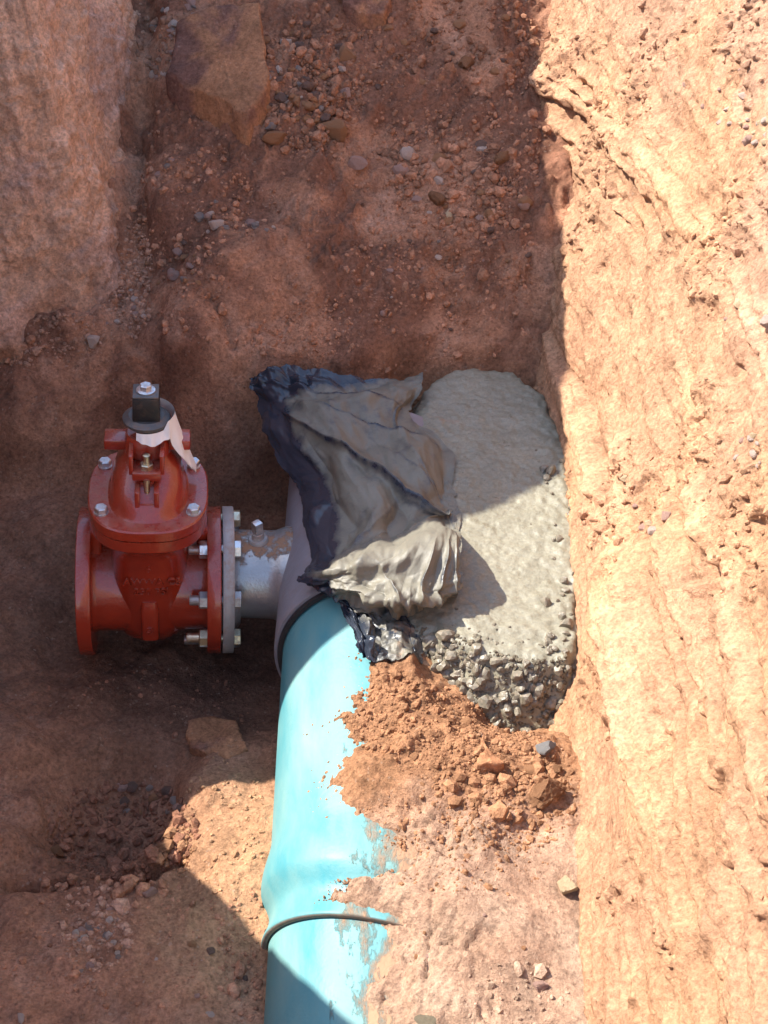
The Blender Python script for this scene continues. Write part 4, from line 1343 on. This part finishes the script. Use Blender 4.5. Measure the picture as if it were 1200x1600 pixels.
# companion flange and its bolts (fixed to the sleeve outlet)
vm = Matrix.Translation(VLOC) @ Matrix.Rotation(VROT[2], 4, 'Z') @ Matrix.Rotation(VTILT, 4, 'Y')
fl_c = vm @ Vector((HF + 0.003, 0, 0)); fl_a = (vm.to_3x3() @ Vector((1, 0, 0)))
bm = bmesh.new()
add_lathe(bm, [(-0.0025, .108), (0, .108), (0.0002, .1385), (0.0015, .1395), (0.019, .1395), (0.021, .138), (0.0212, .097), (0.030, .090), (0.034, .0838)], fl_c - slv.location, fl_a, 96, True, False)
bm_obj('outlet_flange', bm, M['galv'], slv)
nuts = []
for kq in range(8):
    a = math.radians(22.5 + 45 * kq)
    rr = .1207
    y, z = rr * math.cos(a), rr * math.sin(a)
    bolt = (M['zinc'], M['brass'], M['zinc'], M['dull_zinc'], M['brass'], M['zinc'], M['dull_zinc'], M['zinc'])[kq]
    stick = r1.uniform(.078, .094)
    for org, ax, typ in ((HF - .0256, (-1, 0, 0), 'nut'), (HF + .0245, (1, 0, 0), 'head')):
        o = vm @ Vector((org, y, z)); d = vm.to_3x3() @ Vector(ax)
        bm = bmesh.new()
        add_hex(bm, o - slv.location, d, .0285, .0155 if typ == 'nut' else .0125, r1.uniform(0, 1))
        if typ == 'head':
            add_lathe(bm, [(0, .0092), (-stick, .0092), (-stick - .0015, .008)], o - slv.location, d, 20)
            bo = bm_obj('flange_bolt', bm, bolt, slv)
        else:
            nuts.append((bm, bolt))
    bm_obj('hex_nut', nuts[-1][0], bolt, bo)

# ------------------------------------------------------------------ black polythene sheet over the sleeve
NET = [
    [(388, 588, .185), (430, 580, .19), (480, 580, .20), (540, 588, .20), (605, 590, .195), (660, 584, .19)],
    [(391, 606, .175), (440, 606, .19), (495, 610, .20), (560, 612, .205), (620, 618, .195), (655, 615, .18)],
    [(402, 640, .14), (450, 640, .18), (505, 642, .20), (560, 645, .205), (615, 648, .19), (640, 650, .175)],
    [(424, 690, .13), (468, 690, .175), (530, 690, .205), (590, 690, .205), (645, 690, .19), (698, 690, .172)],
    [(452, 745, .12), (500, 745, .17), (555, 745, .205), (610, 745, .205), (665, 750, .19), (712, 755, .175)],
    [(482, 795, .12), (522, 800, .17), (575, 803, .20), (630, 800, .195), (680, 796, .172), (716, 795, .158)],
    [(488, 850, .13), (520, 856, .18), (572, 850, .20), (628, 836, .195), (682, 820, .168), (718, 822, .155)],
    [(477, 892, .165), (518, 888, .228), (572, 872, .255), (630, 855, .265), (686, 836, .265), (723, 846, .250)],
    [(466, 906, .172), (513, 905, .220), (566, 905, .235), (621, 905, .235), (673, 902, .235), (722, 895, .225)],
    [(480, 915, .170), (521, 920, .200), (570, 930, .215), (622, 945, .218), (668, 940, .212), (718, 924, .195)],
    [(505, 925, .168), (541, 938, .172), (585, 956, .165), (630, 968, .145), (664, 960, .140), (702, 934, .150)],
    [(530, 945, .160), (560, 966, .165), (598, 988, .150), (634, 1000, .128), (658, 990, .125), (688, 950, .135)],
    [(549, 985, .168), (574, 1002, .168), (606, 1020, .150), (636, 1032, .125), (654, 1018, .120), (672, 985, .130)],
    [(556, 1012, .170), (580, 1026, .164), (612, 1040, .145), (642, 1052, .115), (654, 1036, .112), (662, 1010, .120)],
]
ctrl = np.array([[at_z(a, b, z) for a, b, z in row] for row in NET])


def catmull(A, n, axis):
    A = np.moveaxis(A, axis, 0)
    m = A.shape[0]
    E_ = np.concatenate([2 * A[:1] - A[1:2], A, 2 * A[-1:] - A[-2:-1]])
    tt = np.linspace(0, m - 1, n)
    i = np.minimum(tt.astype(int), m - 2); f = (tt - i).reshape(-1, *([1] * (A.ndim - 1)))
    p0, p1, p2, p3 = E_[i], E_[i + 1], E_[i + 2], E_[i + 3]
    out = 0.5 * (2 * p1 + (p2 - p0) * f + (2 * p0 - 5 * p1 + 4 * p2 - p3) * f ** 2 + (3 * p1 - p0 - 3 * p2 + p3) * f ** 3)
    return np.moveaxis(out, 0, axis)


NU, NV = 420, 260
SV = catmull(catmull(ctrl, NU, 0), NV, 1)
u = np.linspace(0, len(NET) - 1, NU)[:, None] * np.ones((1, NV)); v = np.linspace(0, 5, NV)[None] * np.ones((NU, 1))
# outline is ragged
du, dv = np.gradient(SV, axis=0), np.gradient(SV, axis=1)
nrm = np.cross(dv, du); nrm /= np.linalg.norm(nrm, axis=-1, keepdims=True) + 1e-9
nrm *= np.where(nrm[..., 2:3] < 0, -1, 1) if False else 1
if nrm[NU // 3, NV // 2, 2] < 0: nrm = -nrm
uv = np.stack([u, v * 1.4, u * 0 + 2.2], -1)


CREASE = np.zeros((NU, NV))


def crease(a, b, h, w, skew=0.0):
    """fold along a segment in sheet (row, column) space; skew makes one side fall steeper"""
    (ua, va), (ub, vb) = a, b
    k_ = 1.4
    dx, dy = ub - ua, (vb - va) * k_
    L = math.hypot(dx, dy)
    tt_ = ((u - ua) * dx + (v - va) * k_ * dy) / (L * L)
    dd = ((u - ua) * -dy + (v - va) * k_ * dx) / L + 0.05 * fbm(uv, 1.5, 2, 0.5, 7)
    tc = np.clip(tt_, 0, 1)
    end = np.exp(-((tt_ - tc) * L / 0.25) ** 2) * (0.35 + 0.65 * np.sin(math.pi * np.clip(tc, 0.02, 0.98)) ** 0.6)
    ww = np.where(dd > 0, w * (1 + skew), w * (1 - skew))
    global CREASE
    CREASE = np.maximum(CREASE, np.exp(-(np.abs(dd + 0.02) / 0.045) ** 2) * end * min(1.0, abs(h) / 0.012))
    return h * np.exp(-(np.abs(dd) / ww) ** 1.05) * end


def facets(seed, n, fmin, fmax):
    """flat planes meeting in sharp creases, like crumpled film"""
    rr = np.random.default_rng(seed)
    h = 0
    wu, wv = u + 0.25 * fbm(uv, 0.7, 2, 0.5, seed), v * 1.4 + 0.25 * fbm(uv, 0.7, 2, 0.5, seed + 40)
    for _ in range(n):
        a_, f_, p_ = rr.uniform(0, math.pi), rr.uniform(fmin, fmax), rr.uniform(0, 1)
        t_ = (wu * math.cos(a_) + wv * math.sin(a_)) * f_ + p_
        tri_ = np.abs(t_ - np.floor(t_) - 0.5) * 2
        h = h + (tri_ - 0.5) / f_ * (0.3 + 0.7 * sstep(perlin(u * 0.9 + p_ * 9, v + a_ * 7, f_ * 5), -0.3, 0.4))
    return h


dsp = 0.004 * fbm(uv, 0.6, 2, 0.5, 111) + 0.0075 * facets(3, 4, 0.35, 0.7) * (1 - 0.7 * sstep(u, 5.8, 6.8)) + 0.0050 * facets(5, 4, 0.8, 1.5) * sstep(v, 0.3, 1.0) + 0.0024 * facets(7, 5, 1.8, 3.4)
for a, b, h, w, s in (((2.2, 0.9), (6.1, 4.7), .020, .30, .80), ((3.2, 1.9), (6.5, 4.9), .008, .12, .6), ((2.9, 3.0), (5.6, 4.9), .006, .10, -.5), ((1.9, 1.6), (3.1, 4.6), .016, .22, -.8), ((1.0, 1.6), (1.7, 4.6), .012, .16, -.75),
                      ((1.7, 4.2), (2.7, 3.7), .008, .08, .5), ((3.6, 3.8), (5.0, 4.7), .006, .08, .3), ((6.9, 0.9), (4.6, 2.9), .005, .12, .3), ((6.9, 1.3), (5.2, 2.9), .004, .08, .3),
                      ((0.4, 0.2), (0.7, 2.4), .014, .16, .7), ((0.85, 0.1), (1.0, 1.9), .013, .14, .7), ((0.2, 0.6), (0.5, 1.6), .007, .07, .4),
                      ((8.3, 0.2), (8.8, 2.2), .008, .10, .5), ((8.9, 0.6), (12.5, 3.0), .012, .22, .5), ((9.4, 1.0), (13, 2.6), -.010, .15, .3), ((9.0, 1.9), (11.5, 3.2), -.010, .14, .2),
                      ((7.4, 2.4), (9.4, 3.4), .010, .16, .3), ((7.3, 3.9), (9.3, 3.6), .010, .12, .4), ((7.2, 4.4), (9.3, 4.2), .011, .10, .4), ((7.2, 4.7), (9.2, 4.75), .008, .07, .3), ((9.5, 3.6), (13, 3.2), -.014, .16, .2), ((9.5, 4.3), (12.5, 3.8), .010, .14, .2),
                      ((9.5, 2.9), (13, 3.0), .012, .12, .3)):
    dsp = dsp + crease(a, b, h, w, s)
front = sstep(u, 7.6, 9.0)
dsp = dsp + front * (0.013 * facets(17, 5, 0.7, 1.6) + 0.0055 * facets(19, 4, 1.6, 3.0)) * sstep(v, 0.1, 0.8)
corner = (1 - sstep(u, 0.7, 1.2)) * (1 - sstep(v, 1.6, 2.6))
dsp = dsp + corner * (0.013 * facets(23, 5, 0.8, 1.8))
SV = SV + nrm * dsp[..., None]
rag = np.minimum(np.minimum(v, 5 - v), np.minimum(u, 13 - u))
SV = SV + (np.exp(-rag / 0.15) * 0.006)[..., None] * np.stack([fbm(uv, 1.7, 4, .6, 131), fbm(uv, 1.7, 4, .6, 137), 0 * u], -1)
# drape: nothing passes through the sleeve or the pipe
rx, rz = SV[..., 0] - PX0, SV[..., 2] - pipe_z(SV[..., 1])
rad = np.hypot(rx, rz)
need = np.where(SV[..., 1] > -0.235, 0.188, 0.172)
need = need + 0.003 * np.clip(dsp / 0.01, -0.2, 3)
k2 = np.where(rad < need, need / np.maximum(rad, 1e-3), 1.0)
SV[..., 0] = PX0 + rx * k2; SV[..., 2] = pipe_z(SV[..., 1]) + rz * k2
# and it rests on the soil and on the concrete
fz = floor_z(SV[..., 0].ravel(), SV[..., 1].ravel()).reshape(NU, NV) + 0.004
inside = (np.hypot(SV[..., 0] - PX0, SV[..., 2]) > 0.05)
SV[..., 2] = np.maximum(SV[..., 2], np.where(SV[..., 1] > 0.30, SV[..., 2], fz))
cz = conc_z(SV[..., 0].ravel(), SV[..., 1].ravel()).reshape(NU, NV) + 0.003
SV[..., 2] = np.where(SV[..., 1] > -0.22, np.maximum(SV[..., 2], np.minimum(cz, SV[..., 2] + 0.03)), SV[..., 2])
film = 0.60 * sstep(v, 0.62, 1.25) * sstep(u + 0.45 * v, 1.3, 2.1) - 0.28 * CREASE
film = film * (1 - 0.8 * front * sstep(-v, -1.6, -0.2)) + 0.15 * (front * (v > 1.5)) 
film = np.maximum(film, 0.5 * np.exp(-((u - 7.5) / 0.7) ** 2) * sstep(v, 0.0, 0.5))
film = np.clip(film + 0.06 * sstep(u, 5.5, 7), 0, 0.7) - 0.22 * sstep(u, 9.3, 10.5)  # film thinned on the hanging flap to paint its shade
mud = 0.38 * np.exp(-((v - 1.6) / 0.9) ** 2 - ((u - 6.3) / 0.6) ** 2) + 0.35 * np.exp(-((v - 5) / 0.35) ** 2) * sstep(u, 2, 3) + 0.42 * sstep(u, 9.5, 11.5) * np.exp(-((v - 2.6) / 1.2) ** 2)  # last term: brown dirt and painted shade on the hanging flap
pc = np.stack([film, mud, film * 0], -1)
cen = SV.reshape(-1, 3).mean(0)
back_side = SV - nrm * 0.0012
Vp = np.concatenate([SV.reshape(-1, 3), back_side.reshape(-1, 3)]) - cen
Fp = np.concatenate([grid_faces(NU, NV), grid_faces(NU, NV, True) + NU * NV])
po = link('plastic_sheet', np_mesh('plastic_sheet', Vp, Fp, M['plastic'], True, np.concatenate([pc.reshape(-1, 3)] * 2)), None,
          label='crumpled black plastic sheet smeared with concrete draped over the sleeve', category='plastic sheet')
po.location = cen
